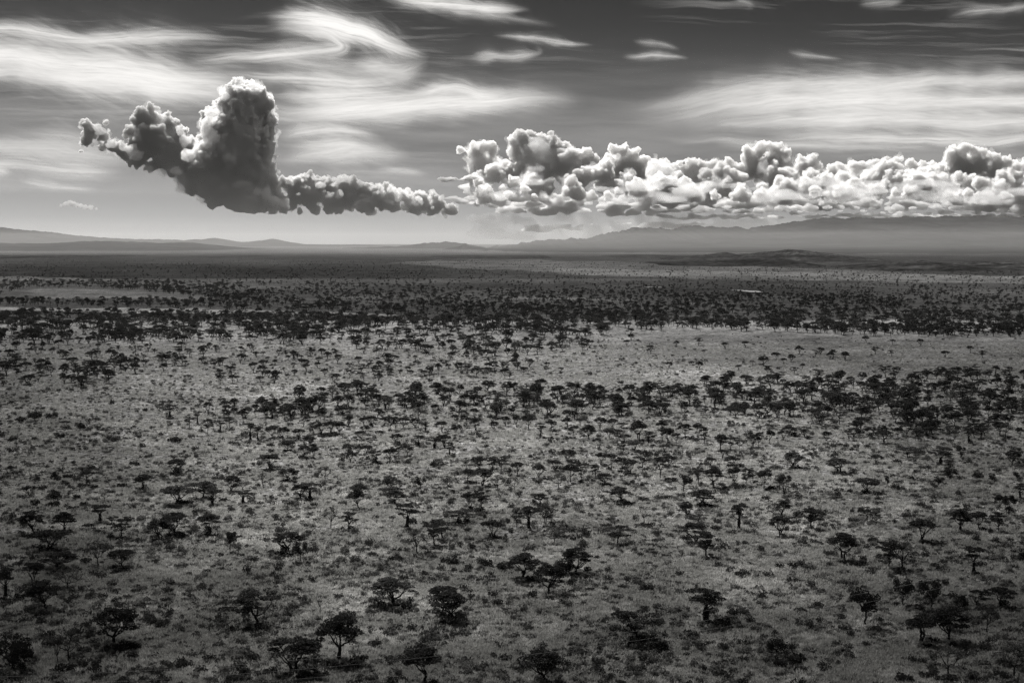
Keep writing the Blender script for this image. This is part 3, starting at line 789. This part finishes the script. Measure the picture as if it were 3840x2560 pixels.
# ------------------------------------------------------------------ every tree one can tell apart
# zones of the photograph: origin and scale of the close-ups the trees were read from; x y (foot), crown width, height, kind
ZONES = {'P': (0, 1900, 2.376), 'Q': (960, 1900, 2.376), 'R': (1920, 1900, 2.376), 'S': (2880, 1900, 2.376),
         'p': (0, 1500, 2.45), 'q': (960, 1500, 2.45), 'r': (1920, 1500, 2.45), 's': (2880, 1500, 2.45)}
TREES = {
'P': """310 245 245 190 W|575 225 210 170 W|895 130 200 150 V|1085 270 190 180 L|1425 295 230 190 U|1555 240 260 200 U|1880 235 210 180 U|2050 415 145 205 D
450 400 340 170 U|990 355 90 140 B|875 545 230 260 S|1085 540 260 150 U|500 550 350 140 W|290 680 200 180 U|600 740 300 200 S|420 910 330 240 W|50 800 190 250 V
1005 1240 450 310 W|110 1490 420 390 R|515 1420 150 210 B|610 1390 270 290 S""",
'Q': """20 1060 430 280 L|270 420 280 180 U|400 515 150 205 D|665 205 180 210 S|825 205 180 145 L|1340 200 215 220 V|1435 425 250 220 S|1590 335 190 210 L|1660 285 210 150 L
1785 150 250 120 L|2120 260 230 140 U|1230 900 400 230 W|575 970 120 150 B|740 1395 430 390 W|1660 965 290 240 U|1760 1010 360 240 W|325 1520 480 300 U|520 1560 210 230 S|1520 1600 430 330 U""",
'R': """100 640 320 220 W|320 780 330 250 W|560 600 290 220 W|460 600 180 170 R|1110 1205 380 265 L|310 1545 430 290 W|1730 1045 380 290 V|1730 440 230 210 L|1645 325 260 175 U
945 340 210 155 L|375 325 180 140 S|1180 165 150 160 B|2020 195 190 220 V|1665 140 160 75 L|2155 245 130 130 S|150 200 200 200 V|295 165 170 200 S|45 190 150 200 S""",
'S': """860 1040 310 350 D|1197 850 210 260 D|1445 890 235 285 D|670 465 275 240 W|1380 310 245 200 U|1200 550 330 270 S|1075 540 210 240 L|1835 595 200 240 V|105 250 215 170 U
380 180 150 185 L|885 130 140 125 L|965 165 160 150 S|1715 215 210 195 W|1880 190 160 155 U|2055 215 155 170 L|1365 1180 340 240 U|1615 1170 390 300 W|1945 1100 220 245 S
1850 860 170 155 L|1720 880 130 150 R|2060 870 270 170 U|1605 1480 270 300 S|2200 1500 310 340 S|80 1320 200 190 R|2265 490 110 140 R""",
'p': """1560 165 125 115 V|1600 655 180 130 U|1310 830 180 150 U|1640 955 290 170 U|1870 890 260 150 L|1950 950 170 145 V|2230 945 170 120 V|2120 830 160 145 U|2235 825 150 110 S
1815 215 90 115 V|1740 250 80 100 L|1910 300 90 135 L|2020 275 100 100 V|1910 125 90 105 U|2090 120 100 80 U|2110 240 80 90 L|2230 165 90 80 U|2300 345 130 150 V|1825 100 60 70 S
790 745 130 90 U|275 885 130 100 U|490 910 150 100 R|960 925 105 85 S|740 275 85 80 R|600 245 95 60 U|320 185 130 110 R|2150 110 70 70 R|510 735 90 90 R""",
'q': """115 620 195 135 U|290 725 175 115 U|285 455 132 95 U|435 522 125 105 U|525 540 112 112 U|633 732 142 142 S|65 785 110 140 S|415 907 160 135 U|495 907 190 140 V|945 1002 160 185 W
945 870 165 100 W|1245 815 185 115 W|1230 870 200 75 U|1275 952 195 125 W|1515 827 112 145 D|1762 827 112 155 S|1970 997 165 155 U|2075 1017 155 200 L|1940 752 145 125 U|2080 782 170 145 U
2220 822 150 150 S|2175 662 112 125 L|2250 672 120 135 L|2050 642 150 120 U|1935 632 90 110 S|865 572 95 90 U|850 478 112 75 U|930 502 92 82 U|1015 488 100 78 U|1100 578 110 110 V
1230 567 130 122 U|1315 502 90 112 L|1390 512 90 112 L|1500 412 122 98 V|1640 432 145 95 V|1730 425 132 120 U|1780 502 80 122 V|1280 387 112 90 U|1055 407 90 70 L|970 362 112 88 U
1000 310 92 72 U|395 352 112 100 U|500 412 112 92 U|245 352 102 122 U|150 332 132 112 U|20 362 95 135 V|600 312 122 112 U|690 302 122 112 U|760 312 112 112 U|530 302 102 92 L|695 502 42 92 B
1070 242 122 98 U|850 237 102 92 U|990 237 82 82 U|1230 277 102 132 L|1285 272 72 112 L|1360 252 112 102 U|1460 252 112 88 U|1555 292 92 92 V|1710 292 112 102 U|1840 292 102 92 R
2020 277 112 118 U|1935 227 102 78 U|2195 292 92 92 U|2290 237 92 88 U|2170 222 92 88 U|1890 152 102 58 U|1830 192 72 68 U|1650 187 52 48 D|435 247 82 112 L|580 147 112 82 R
150 162 102 112 V|260 182 82 112 L|300 142 62 82 L|430 122 92 92 U|520 117 102 92 V|800 140 90 80 U|860 130 90 70 U|745 55 100 70 U|1180 235 90 80 U""",
'r': """50 702 122 122 U|245 727 122 118 U|400 672 132 102 U|425 827 152 162 S|535 767 152 162 U|640 742 132 132 L|770 732 112 118 L|860 792 152 102 U|515 582 142 112 U|820 607 112 112 U
910 592 112 92 U|1010 682 122 142 U|1090 692 142 132 U|1200 632 132 152 L|1130 472 142 82 U|1020 492 92 112 L|1320 687 92 132 S|1360 732 122 232 L|1450 615 110 105 U|1820 612 102 82 U
2020 612 142 92 W|1575 852 162 172 D|1710 782 112 152 L|1850 812 162 192 W|2045 787 122 162 U|2145 787 112 152 L|2210 762 92 122 S|2320 822 122 162 U|1010 947 232 142 U|1755 962 232 142 W
1610 1077 132 148 W|260 947 172 92 L|310 1152 162 212 S|20 832 112 132 S|155 267 132 122 U|355 287 112 98 U|260 357 102 132 V|560 357 92 112 L|705 372 132 132 W|805 267 112 112 U
515 252 112 92 U|625 232 92 102 S|920 262 92 98 U|1000 252 102 48 U|1160 372 152 172 W|1250 432 112 132 L|1380 387 112 190 L|1435 417 112 152 U|1510 402 92 92 U|1595 362 122 138 U
1710 352 92 132 U|1770 422 102 162 L|1910 472 142 142 U|2010 472 122 112 L|2090 472 82 122 S|2210 442 112 112 U|2265 442 82 132 L|890 362 82 82 U|960 332 132 62 U|1030 382 112 62 U|40 247 72 112 U|420 402 48 42 D|1400 480 100 60 U|1940 540 100 75 U""",
's': """215 627 202 132 W|650 662 222 122 W|905 862 242 132 U|1100 797 65 108 E|1565 772 108 82 E|990 582 122 82 U|1680 692 132 102 R|1585 582 182 122 V|1615 490 152 72 U|1280 525 152 102 L
1775 522 82 102 U|2240 592 152 132 W|2120 1022 112 152 U|2210 1052 132 182 U|2320 902 122 142 V|100 852 152 152 S|150 882 132 182 U|45 1067 122 142 S|115 1057 152 142 W|460 987 132 102 S|390 1167 152 182 L
540 367 92 88 U|140 367 102 92 U|195 322 132 92 W|10 412 92 132 U|340 342 82 82 U|740 362 82 92 L|790 332 132 82 U|940 337 112 92 U|1070 387 152 122 U|1190 342 92 92 U|1270 332 122 112 L|1380 367 102 102 U|1850 387 132 122 V|2055 735 75 75 E|2290 725 90 75 E|845 1055 40 85 R"""}
BUSHES = {
'P': "70 890 120 80|380 990 160 100|1500 280 160 60|1100 590 180 70|800 180 130 60|1120 1290 260 110|580 1500 240 120|860 1490 180 90|190 830 140 100|440 410 80 60",
'Q': "2030 530 150 115|2200 560 140 110|1260 490 150 80|1760 520 130 95|200 470 240 75|1310 940 180 80|60 1100 180 80|1620 155 130 70|1390 155 110 100|920 1400 180 90|400 1500 170 80|1080 1430 90 50|580 1020 60 40",
'R': "2040 600 170 75|1900 1060 190 105|1190 1200 200 110|1290 1290 200 130|550 640 150 70|690 650 110 70|1200 190 160 60|540 300 70 50|1480 200 90 50|90 680 90 45|530 775 80 60",
'S': "1490 1190 110 95|230 1390 230 130|120 1420 180 110|1200 1530 200 110|1420 1500 150 100|1590 1530 220 90|2110 1500 200 110|1420 1240 110 70|280 930 130 70|450 860 120 60|1840 610 90 70",
'p': "1030 375 112 68|800 640 122 58|630 722 112 72|760 805 110 62|860 815 85 60|1130 800 95 72|510 975 115 82|330 965 95 85|700 912 85 72|780 965 80 62|670 1002 122 52|1590 372 150 65|110 630 90 58|190 187 112 62|480 162 102 72|1225 588 95 60|1600 662 120 40|1320 825 130 50|1700 950 160 70|2040 935 110 65|120 375 110 50|540 345 100 55|1330 107 58 48",
'q': "140 412 85 48|280 745 120 52|110 640 120 50|1290 585 90 45|1420 555 70 35|1640 610 90 70|1720 605 80 40|680 320 170 40|1150 300 100 42|450 545 90 50|1090 580 80 45|290 465 90 38|520 420 80 40",
'r': "1070 800 120 55|1450 755 110 55|1220 725 45 40|2230 775 60 50|2090 830 140 60|1940 800 60 45|860 805 130 45|1000 950 200 50|1760 975 190 55|780 385 100 35|1400 910 190 50|650 770 110 45",
's': "1320 720 62 64|1345 772 82 48|1210 762 112 48|1915 702 112 62|30 840 80 70|655 690 150 60|905 875 110 55|250 640 120 40|230 320 90 45|1000 970 100 50|2200 350 60 45|2110 660 90 50|1180 570 100 50|2240 40 60 40"}

def parse(d):
    L = []
    for z, t in d.items():
        ox, oy, s = ZONES[z]
        for e in t.replace('\n', '|').split('|'):
            p = e.split()
            L.append((ox + float(p[0]) / s, oy + float(p[1]) / s, float(p[2]) / s, float(p[3]) / s, p[4] if len(p) > 4 else 'bush'))
    return L
tl = parse(TREES); bl = parse(BUSHES)

WORDS = 'one two three four five six seven eight nine ten eleven twelve thirteen fourteen fifteen sixteen seventeen eighteen nineteen'.split()
DESC = {'U': ['flat-topped acacia', 'umbrella acacia'], 'W': ['broad domed acacia', 'wide full-crowned acacia'], 'L': ['layered acacia', 'tiered open acacia'], 'S': ['thin-leaved open tree', 'sparse see-through acacia'],
        'R': ['dense round dark tree', 'bushy dark tree'], 'D': ['round bare-trunked tree', 'upright bare-trunked tree'], 'V': ['acacia with creeper-clad trunk', 'vine-smothered acacia'],
        'B': ['bare leafless tree', 'bare leafless tree'], 'E': ['dark goblet-shaped tree', 'dark goblet-shaped tree'], 'bush': ['dark bush', 'dark low bush']}
ORD = ['first', 'second', 'third', 'fourth', 'fifth', 'sixth', 'seventh', 'eighth', 'ninth', 'tenth', 'eleventh', 'twelfth']
GROUPS = {'U': 'flat-topped acacias of the savanna', 'W': 'flat-topped acacias of the savanna', 'L': 'layered acacias of the savanna', 'S': 'thin open acacias of the savanna', 'R': 'dense round trees of the savanna',
          'D': 'round trees on bare trunks', 'V': 'creeper-clad acacias of the savanna', 'B': 'bare trees of the savanna', 'E': 'goblet-shaped trees of the plain', 'bush': 'dark bushes between the trees'}
NAMES = {'U': 'acacia_tree', 'W': 'acacia_tree', 'L': 'acacia_tree', 'S': 'acacia_tree', 'V': 'acacia_tree', 'R': 'round_tree', 'D': 'round_tree', 'B': 'bare_tree', 'E': 'goblet_tree'}
COLW = ['far left', 'left', 'mid-left', 'left of middle', 'middle', 'right of middle', 'mid-right', 'right', 'far right']
ROWW = [(1640, 'in the wooded belt'), (1720, 'fronting the wooded belt'), (1800, 'just below the belt'), (1880, 'halfway down the savanna'), (1960, 'in the lower savanna'), (2060, 'above the nearest trees'), (2170, 'in the third row'), (2330, 'in the second row'), (9999, 'in the nearest row')]
SPECIAL = {('Q', 740, 1395): 'tallest spreading acacia of the nearest row on forked leaning trunk', ('P', 1005, 1240): 'large dark domed acacia standing alone over a black bush patch', ('P', 110, 1490): 'huge black leafy tree filling the lower left corner',
 ('Q', 325, 1520): 'very wide flat acacia on forked trunk with thin tree beside it', ('Q', 520, 1560): 'thin crooked sapling beside the very wide flat acacia', ('Q', 1230, 900): 'wide acacia with low side branch on open grass at mid-width',
 ('Q', 1660, 965): 'leaning slanted acacia half hidden behind a domed acacia', ('Q', 1760, 1010): 'domed acacia in front of the leaning slanted acacia', ('Q', 575, 970): 'small bare dead tree above the tallest spreading acacia',
 ('R', 320, 780): 'domed acacia in front of two darker acacias in a cluster', ('R', 100, 640): 'dark glossy acacia on the cluster edge beside small round bushes', ('R', 560, 600): 'high domed acacia with bare trunk joined to round dark tree', ('R', 460, 600): 'round dark tree squeezed against the high domed acacia',
 ('R', 1730, 1045): 'open wide acacia whose trunk is thickened by creeper, bush beside it', ('S', 860, 1040): 'tall dark leafy tree on long bare trunk, alone on the grass', ('S', 1197, 850): 'dark upright tree with side lobe, next to paler upright tree', ('S', 1445, 890): 'upright leafy tree with forked bare trunk behind two flat acacias',
 ('S', 1605, 1480): 'thin tree with strongly curved trunk over dark bushes', ('S', 80, 1320): 'arched black tree bowed over dark bushes', ('S', 1615, 1170): 'broad acacia with two rising limbs between two flat acacias', ('Q', 1520, 1600): 'dense flat acacia cut by the bottom edge at mid-width', ('R', 310, 1545): 'layered dark acacia at the bottom edge right of the middle',
 ('Q', 20, 1060): 'dark tiered acacia leaning over a black bush, left of a bare tree', ('R', 1110, 1205): 'lone layered acacia above two dark bushes', ('Q', 1435, 425): 'pale thin acacia with vase-shaped fork', ('S', 670, 465): 'lone wide acacia on slim forked trunk on grass', ('S', 1380, 310): 'lone compact umbrella acacia on slim straight trunk'}
SPK = {}
for (z, x, y), t in SPECIAL.items():
    ox, oy, s = ZONES[z]; SPK[(round(ox + x / s, 1), round(oy + y / s, 1))] = t

def labels(L):
    """one label per tree: its look, then the row and the part of the row it stands in, then its order among its likes there"""
    cells = {}
    out = [None] * len(L)
    for i, (x, y, cw, h, k) in enumerate(L):
        sp = SPK.get((round(x, 1), round(y, 1)))
        if sp:
            out[i] = sp; continue
        ci = min(8, max(0, int(x / 3840 * 9))); ri = next(j for j, (ym, _) in enumerate(ROWW) if y < ym)
        d = DESC[k][0] if cw > h * 1.12 else DESC[k][1]
        cells.setdefault((d, ri, ci), []).append(i)
    for (d, ri, ci), ids in cells.items():
        ids.sort(key=lambda i: L[i][0])
        for n, i in enumerate(ids):
            o = '' if len(ids) == 1 else f', {ORD[n]} of {WORDS[len(ids) - 1]} from left'
            out[i] = f'{d} {ROWW[ri][1]}, {COLW[ci]}{o}'
    return out

def place(L):
    lab = labels(L)
    for i, (sx, sy, cw, h, k) in enumerate(L):
        x, y, t = ground_at(sx, sy)
        z = float(gh(x, y))
        cw *= 1.08 if sy < 1900 else 1.0; wm = cw / F * t; hm = h / F * t * 1.02
        rs = np.random.RandomState(1000 + i)
        if k == 'bush':
            me = BUSH[i % len(BUSH)]
            o = bpy.data.objects.new('bush', me); C.objects.link(o)
            o.location = (x, y, z - 0.1); o.rotation_euler = (0, 0, rs.uniform(0, 6.28)); o.scale = (wm / 3.9, wm / 3.9, max(0.5, min(hm / 1.9, wm / 2.2)))
            o['category'] = 'bush'
        else:
            o = bpy.data.objects.new(NAMES[k], None); C.objects.link(o); o.empty_display_size = 0.5
            o.location = (x, y, z); o.rotation_euler = (0, 0, rs.uniform(0, 6.28)); o.scale = (wm / 9.7, wm / 9.7, hm / 8.0)
            o['category'] = 'tree'
            v = VAR[k][i % len(VAR[k])]
            for pn, me in v.items():
                c = bpy.data.objects.new(pn, me); C.objects.link(c); c.parent = o
        o['label'] = lab[i]; o['group'] = GROUPS[k]
place(tl); place(bl)

# ------------------------------------------------------------------ what nobody could count: far woodland, shrubs, grass
def hidden(name, me):
    return bpy.data.objects.new(name, me)

def scatter(name, P, S, RZ, sources, label, cat):
    n = len(P)
    me = bpy.data.meshes.new(name); me.vertices.add(n); me.vertices.foreach_set('co', np.asarray(P, np.float32).ravel())
    a = me.attributes.new('size', 'FLOAT_VECTOR', 'POINT'); a.data.foreach_set('vector', np.asarray(S, np.float32).ravel())
    a = me.attributes.new('turn', 'FLOAT_VECTOR', 'POINT'); r = np.zeros((n, 3), np.float32); r[:, 2] = RZ; a.data.foreach_set('vector', r.ravel())
    a = me.attributes.new('pick', 'INT', 'POINT'); a.data.foreach_set('value', np.random.RandomState(n).randint(0, len(sources), n).astype(np.int32))
    col = bpy.data.collections.new(name + '_kinds')
    for i, s in enumerate(sources):
        col.objects.link(hidden(f'{name}_kind_{chr(97 + i)}', s))
    o = add(name, me, None, kind='stuff', label=label, cat=cat)
    ng = bpy.data.node_groups.new(name, 'GeometryNodeTree')
    ng.interface.new_socket('Geometry', in_out='INPUT', socket_type='NodeSocketGeometry'); ng.interface.new_socket('Geometry', in_out='OUTPUT', socket_type='NodeSocketGeometry')
    gi = ng.nodes.new('NodeGroupInput'); go = ng.nodes.new('NodeGroupOutput')
    ip = ng.nodes.new('GeometryNodeInstanceOnPoints'); ci = ng.nodes.new('GeometryNodeCollectionInfo')
    ci.inputs[0].default_value = col; ci.inputs[1].default_value = True; ci.inputs[2].default_value = True
    def na(nm, t):
        q = ng.nodes.new('GeometryNodeInputNamedAttribute'); q.data_type = t; q.inputs[0].default_value = nm
        return [x for x in q.outputs if x.enabled][0]
    ng.links.new(gi.outputs[0], ip.inputs['Points']); ng.links.new(ci.outputs[0], ip.inputs['Instance']); ip.inputs['Pick Instance'].default_value = True
    ng.links.new(na('pick', 'INT'), ip.inputs['Instance Index'])
    er = ng.nodes.new('FunctionNodeEulerToRotation'); ng.links.new(na('turn', 'FLOAT_VECTOR'), er.inputs[0]); ng.links.new(er.outputs[0], ip.inputs['Rotation'])
    ng.links.new(na('size', 'FLOAT_VECTOR'), ip.inputs['Scale']); ng.links.new(ip.outputs[0], go.inputs[0])
    m = o.modifiers.new('spread', 'NODES'); m.node_group = ng
    return o

def pts_in(poly, n, rs, clump=0.0, near=None):
    """points of the ground inside an outline given in 2352-wide coordinates, spread evenly in the picture's rows of trees"""
    poly = np.array(poly, float); out = []
    lo, hi = poly.min(0), poly.max(0)
    k = 0
    while len(out) < n and k < 60:
        m = 4 * n
        x = rs.uniform(lo[0], hi[0], m); y = rs.uniform(lo[1], hi[1], m)
        ok = inside(x, y, [tuple(p) for p in poly])
        if clump:
            ok &= fbm(x / 60, y / 11, 3, 77) > 0.45 + (0.45 + clump) * (rs.rand(m) - 0.5)
        out += list(zip(x[ok], y[ok])); k += 1
    return np.array(out[:n])

def to_ground(q):
    d = np.array([ray(a * 3840 / 2352, b * 3840 / 2352) for a, b in q]); t = CAMH / -d[:, 2]
    return d[:, 0] * t, d[:, 1] * t, t

rs = np.random.RandomState(12)
# woodland behind the nearest three hundred trees (outlines around their feet)
WOOD = [
 ([(450, 930), (640, 925), (800, 890), (1000, 905), (1250, 895), (1450, 905), (1650, 875), (1900, 870), (2120, 855), (2420, 862), (2420, 985), (2050, 975), (1750, 960), (1300, 965), (800, 962), (440, 965)], 440, 2.5, 7.8),
 ([(1250, 920), (1700, 890), (2420, 870), (2420, 990), (1900, 985), (1400, 965)], 70, 2.5, 8.0),
 ([(1900, 985), (2420, 985), (2420, 1010), (2000, 1005)], 25, 0.9, 7.6),
 ([(-60, 742), (300, 730), (620, 738), (900, 745), (700, 780), (300, 790), (-60, 792)], 620, 0.5, 9.0),
 ([(600, 752), (900, 748), (1250, 770), (1380, 800), (1100, 830), (800, 800), (600, 790)], 190, 0.5, 9.0),
 ([(900, 748), (1400, 748), (1560, 752), (1500, 765), (1300, 775), (950, 760)], 130, 0.5, 9.0),
 ([(-60, 790), (300, 790), (480, 800), (460, 860), (330, 850), (250, 885), (-60, 890)], 130, 0.4, 8.0),
 ([(480, 800), (900, 810), (1200, 830), (1350, 850), (1200, 870), (700, 880), (480, 880)], 150, 1.5, 6.5),
 ([(-60, 717), (280, 720), (620, 722), (920, 728), (1300, 722), (2420, 752), (2420, 772), (1900, 760), (1400, 750), (900, 748), (300, 732), (-60, 745)], 1250, 0.55, 8.0),
 ([(1560, 745), (1760, 748), (2420, 762), (2420, 776), (2000, 772), (1600, 760)], 150, 0.4, 9.0),
 ([(-60, 688), (500, 690), (1000, 706), (1500, 705), (2420, 730), (2420, 752), (1300, 722), (920, 722), (500, 712), (280, 706), (-60, 699)], 1250, 0.5, 7.5),
 ([(-60, 645), (320, 646), (520, 655), (600, 672), (540, 690), (490, 688), (300, 664), (60, 662), (-60, 690)], 700, 0.4, 8.0),
 ([(560, 660), (1000, 668), (1600, 686), (2420, 705), (2420, 730), (1500, 705), (1000, 706), (520, 690)], 1500, 0.4, 6.3),
 ([(300, 640), (900, 655), (1500, 672), (2420, 690), (2420, 705), (1600, 686), (1000, 668), (520, 655)], 900, 0.4, 6.0),
 ([(-60, 612), (2420, 650), (2420, 690), (1500, 672), (900, 655), (300, 640), (-60, 640)], 1700, 0.3, 5.2),
 ([(-60, 598), (1000, 598), (1700, 606), (2420, 625), (2420, 650), (-60, 612)], 1700, 0.2, 5.2),
 ([(1500, 830), (1700, 820), (1900, 840), (1850, 865), (1600, 870)], 14, 0.9, 5.5),
]
P, S, RZ = [], [], []
for poly, n, cl, wid in WOOD:
    q = pts_in(poly, n, rs, cl)
    x, y, t = to_ground(q)
    ww = wid * rs.uniform(0.6, 1.35, len(q)); hh = ww * rs.uniform(0.62, 1.05, len(q))
    P += list(zip(x, y, gh(x, y))); S += list(zip(ww / 10, ww / 10, hh / 8)); RZ += list(rs.uniform(0, 6.28, len(q)))
# lone trees of the pale plain
lone = [(1380, 768), (1450, 782), (1553, 795), (1605, 793), (1666, 800), (1712, 797), (1783, 824), (1816, 830), (1836, 812), (1873, 818), (1885, 812), (1907, 822), (1915, 818), (1941, 824), (2010, 812), (2048, 818), (2170, 823), (2229, 810), (2256, 822), (1990, 786), (2115, 792), (2050, 790), (1755, 838), (1440, 796), (1330, 790), (1495, 812), (1240, 792)]
x, y, t = to_ground(np.array(lone)); ww = rs.uniform(6.5, 10, len(lone))
P += list(zip(x, y, gh(x, y))); S += list(zip(ww / 10, ww / 10, ww * .8 / 8)); RZ += list(rs.uniform(0, 6.28, len(lone)))

def joined(v):
    vs, fs, n, mi = [], [], 0, []
    mats = []
    for pn, me in v.items():
        co_ = np.zeros(len(me.vertices) * 3, np.float32); me.vertices.foreach_get('co', co_); vs.append(co_.reshape(-1, 3))
        li = np.zeros(len(me.loops), np.int32); me.loops.foreach_get('vertex_index', li); fs.append(li.reshape(-1, 4) + n); n += len(me.vertices)
        mi += [len(mats)] * len(me.polygons); mats.append(me.materials[0])
    m = mesh_np('tree', np.concatenate(vs), np.concatenate(fs))
    for q in mats:
        m.materials.append(q)
    m.polygons.foreach_set('material_index', np.array(mi, np.int32)); return m
WSRC = [joined(v) for k, q in (('U', 6), ('W', 3), ('L', 4), ('S', 1)) for v in VAR[k][:q]]
scatter('acacia_woodland', P, S, RZ, WSRC, 'far acacia woodland standing in dark belts across the plain', 'woodland')

# shrubs and grass, spread over the savanna in front of the pale plain
SH = [bush_variant(400 + i, (M_MIDSHRUB, M_SHRUB, M_PALESHRUB)[i % 3], n=150, lobes=5, leaf=0.30, flat=1.15) for i in range(6)]
def cover(n, y0, y1, rs, thresh, soft, seed, sc=38.0, span=0.43):
    y = 1 / rs.uniform(1 / y1, 1 / y0, n); x = rs.uniform(-1, 1, n) * (span * y + 45)
    m = 0.5 * fbm(x / sc, y / sc, 3, seed) + 0.5 * fbm(x / 9, y / 9, 2, seed + 3)
    k = m + rs.uniform(-soft, soft, n) > thresh
    return x[k], y[k]
x, y = cover(270000, 262, 2300, rs, 0.52, 0.26, 61, 30)
px, py = to_px(x, y, 0 * x)
keep = rs.rand(len(x)) < np.where(py > 880, 1.0, np.where(px > 1450 + (py - 760) * 2, 0.15, 0.55))
x, y = x[keep], y[keep]
sz = np.minimum(rs.lognormal(-0.22, 0.6, len(x)), 3.2) * (0.30 + 0.13 * ss(350, 1300, y))
scatter('shrubs', np.stack([x, y, gh(x, y) - 0.05], 1), np.stack([sz, sz, sz * rs.uniform(.75, 1.35, len(x))], 1), rs.uniform(0, 6.28, len(x)), SH, 'low scrub dotted thickly over the grassland', 'shrubs')

def tuft(seed, n=30):
    rs = np.random.RandomState(seed); V = []
    for i in range(n):
        a, r = rs.uniform(0, 6.28), 0.75 * math.sqrt(rs.rand()); b = np.array([r * math.cos(a), r * math.sin(a), 0])
        t = rs.uniform(0, 6.28); wv = 0.06 * rs.uniform(.8, 1.8); h = rs.uniform(.5, 1.15)
        d = np.array([math.cos(t), math.sin(t), 0]); l = rs.normal(size=3) * .22; l[2] = h
        V += [b - d * wv, b + d * wv, b + l + d * wv * .4, b + l - d * wv * .4]
    me = mesh_np('tuft', V, np.arange(n * 4).reshape(n, 4)); me.materials.append(M_GRASS); return me
x, y = cover(450000, 262, 1400, rs, 0.46, 0.3, 71, 22)
sz = rs.uniform(.5, 1.7, len(x))
scatter('grass', np.stack([x, y, gh(x, y) - 0.03], 1), np.stack([sz, sz, sz * rs.uniform(.4, .8, len(x))], 1), rs.uniform(0, 6.28, len(x)), [tuft(i) for i in range(5)], 'tall pale savanna grass between the shrubs', 'grass')

# three thin power cables slung across the slope below the viewpoint
M_WIRE, nt, out = new_mat('cable_metal')
bs = N(nt, 'ShaderNodeBsdfDiffuse'); bs.inputs[0].default_value = (.30, .30, .295, 1); nt.links.new(bs.outputs[0], out.inputs[0])
for k, lab in enumerate(('uppermost of three thin pale cables strung across the lowest strip of savanna', 'middle one of three thin pale cables strung across the lowest strip of savanna', 'lowest of three thin pale cables strung across the bottom of the savanna')):
    pts = []
    for sx in np.linspace(-900, 4700, 40):
        sy = 2536 + 36 * k - 0.03 * sx - 2.4e-5 * sx * abs(sx)
        pts.append(np.array([0, 0, CAMH]) + ray(sx, sy) * (95 + 0.008 * sx))
    wb = MB(); wb.tube(pts, [0.0065] * len(pts), 5)
    add('power_cable', wb.mesh('power_cable', M_WIRE), M_WIRE, label=lab, cat='cable', group='power cables below the viewpoint')
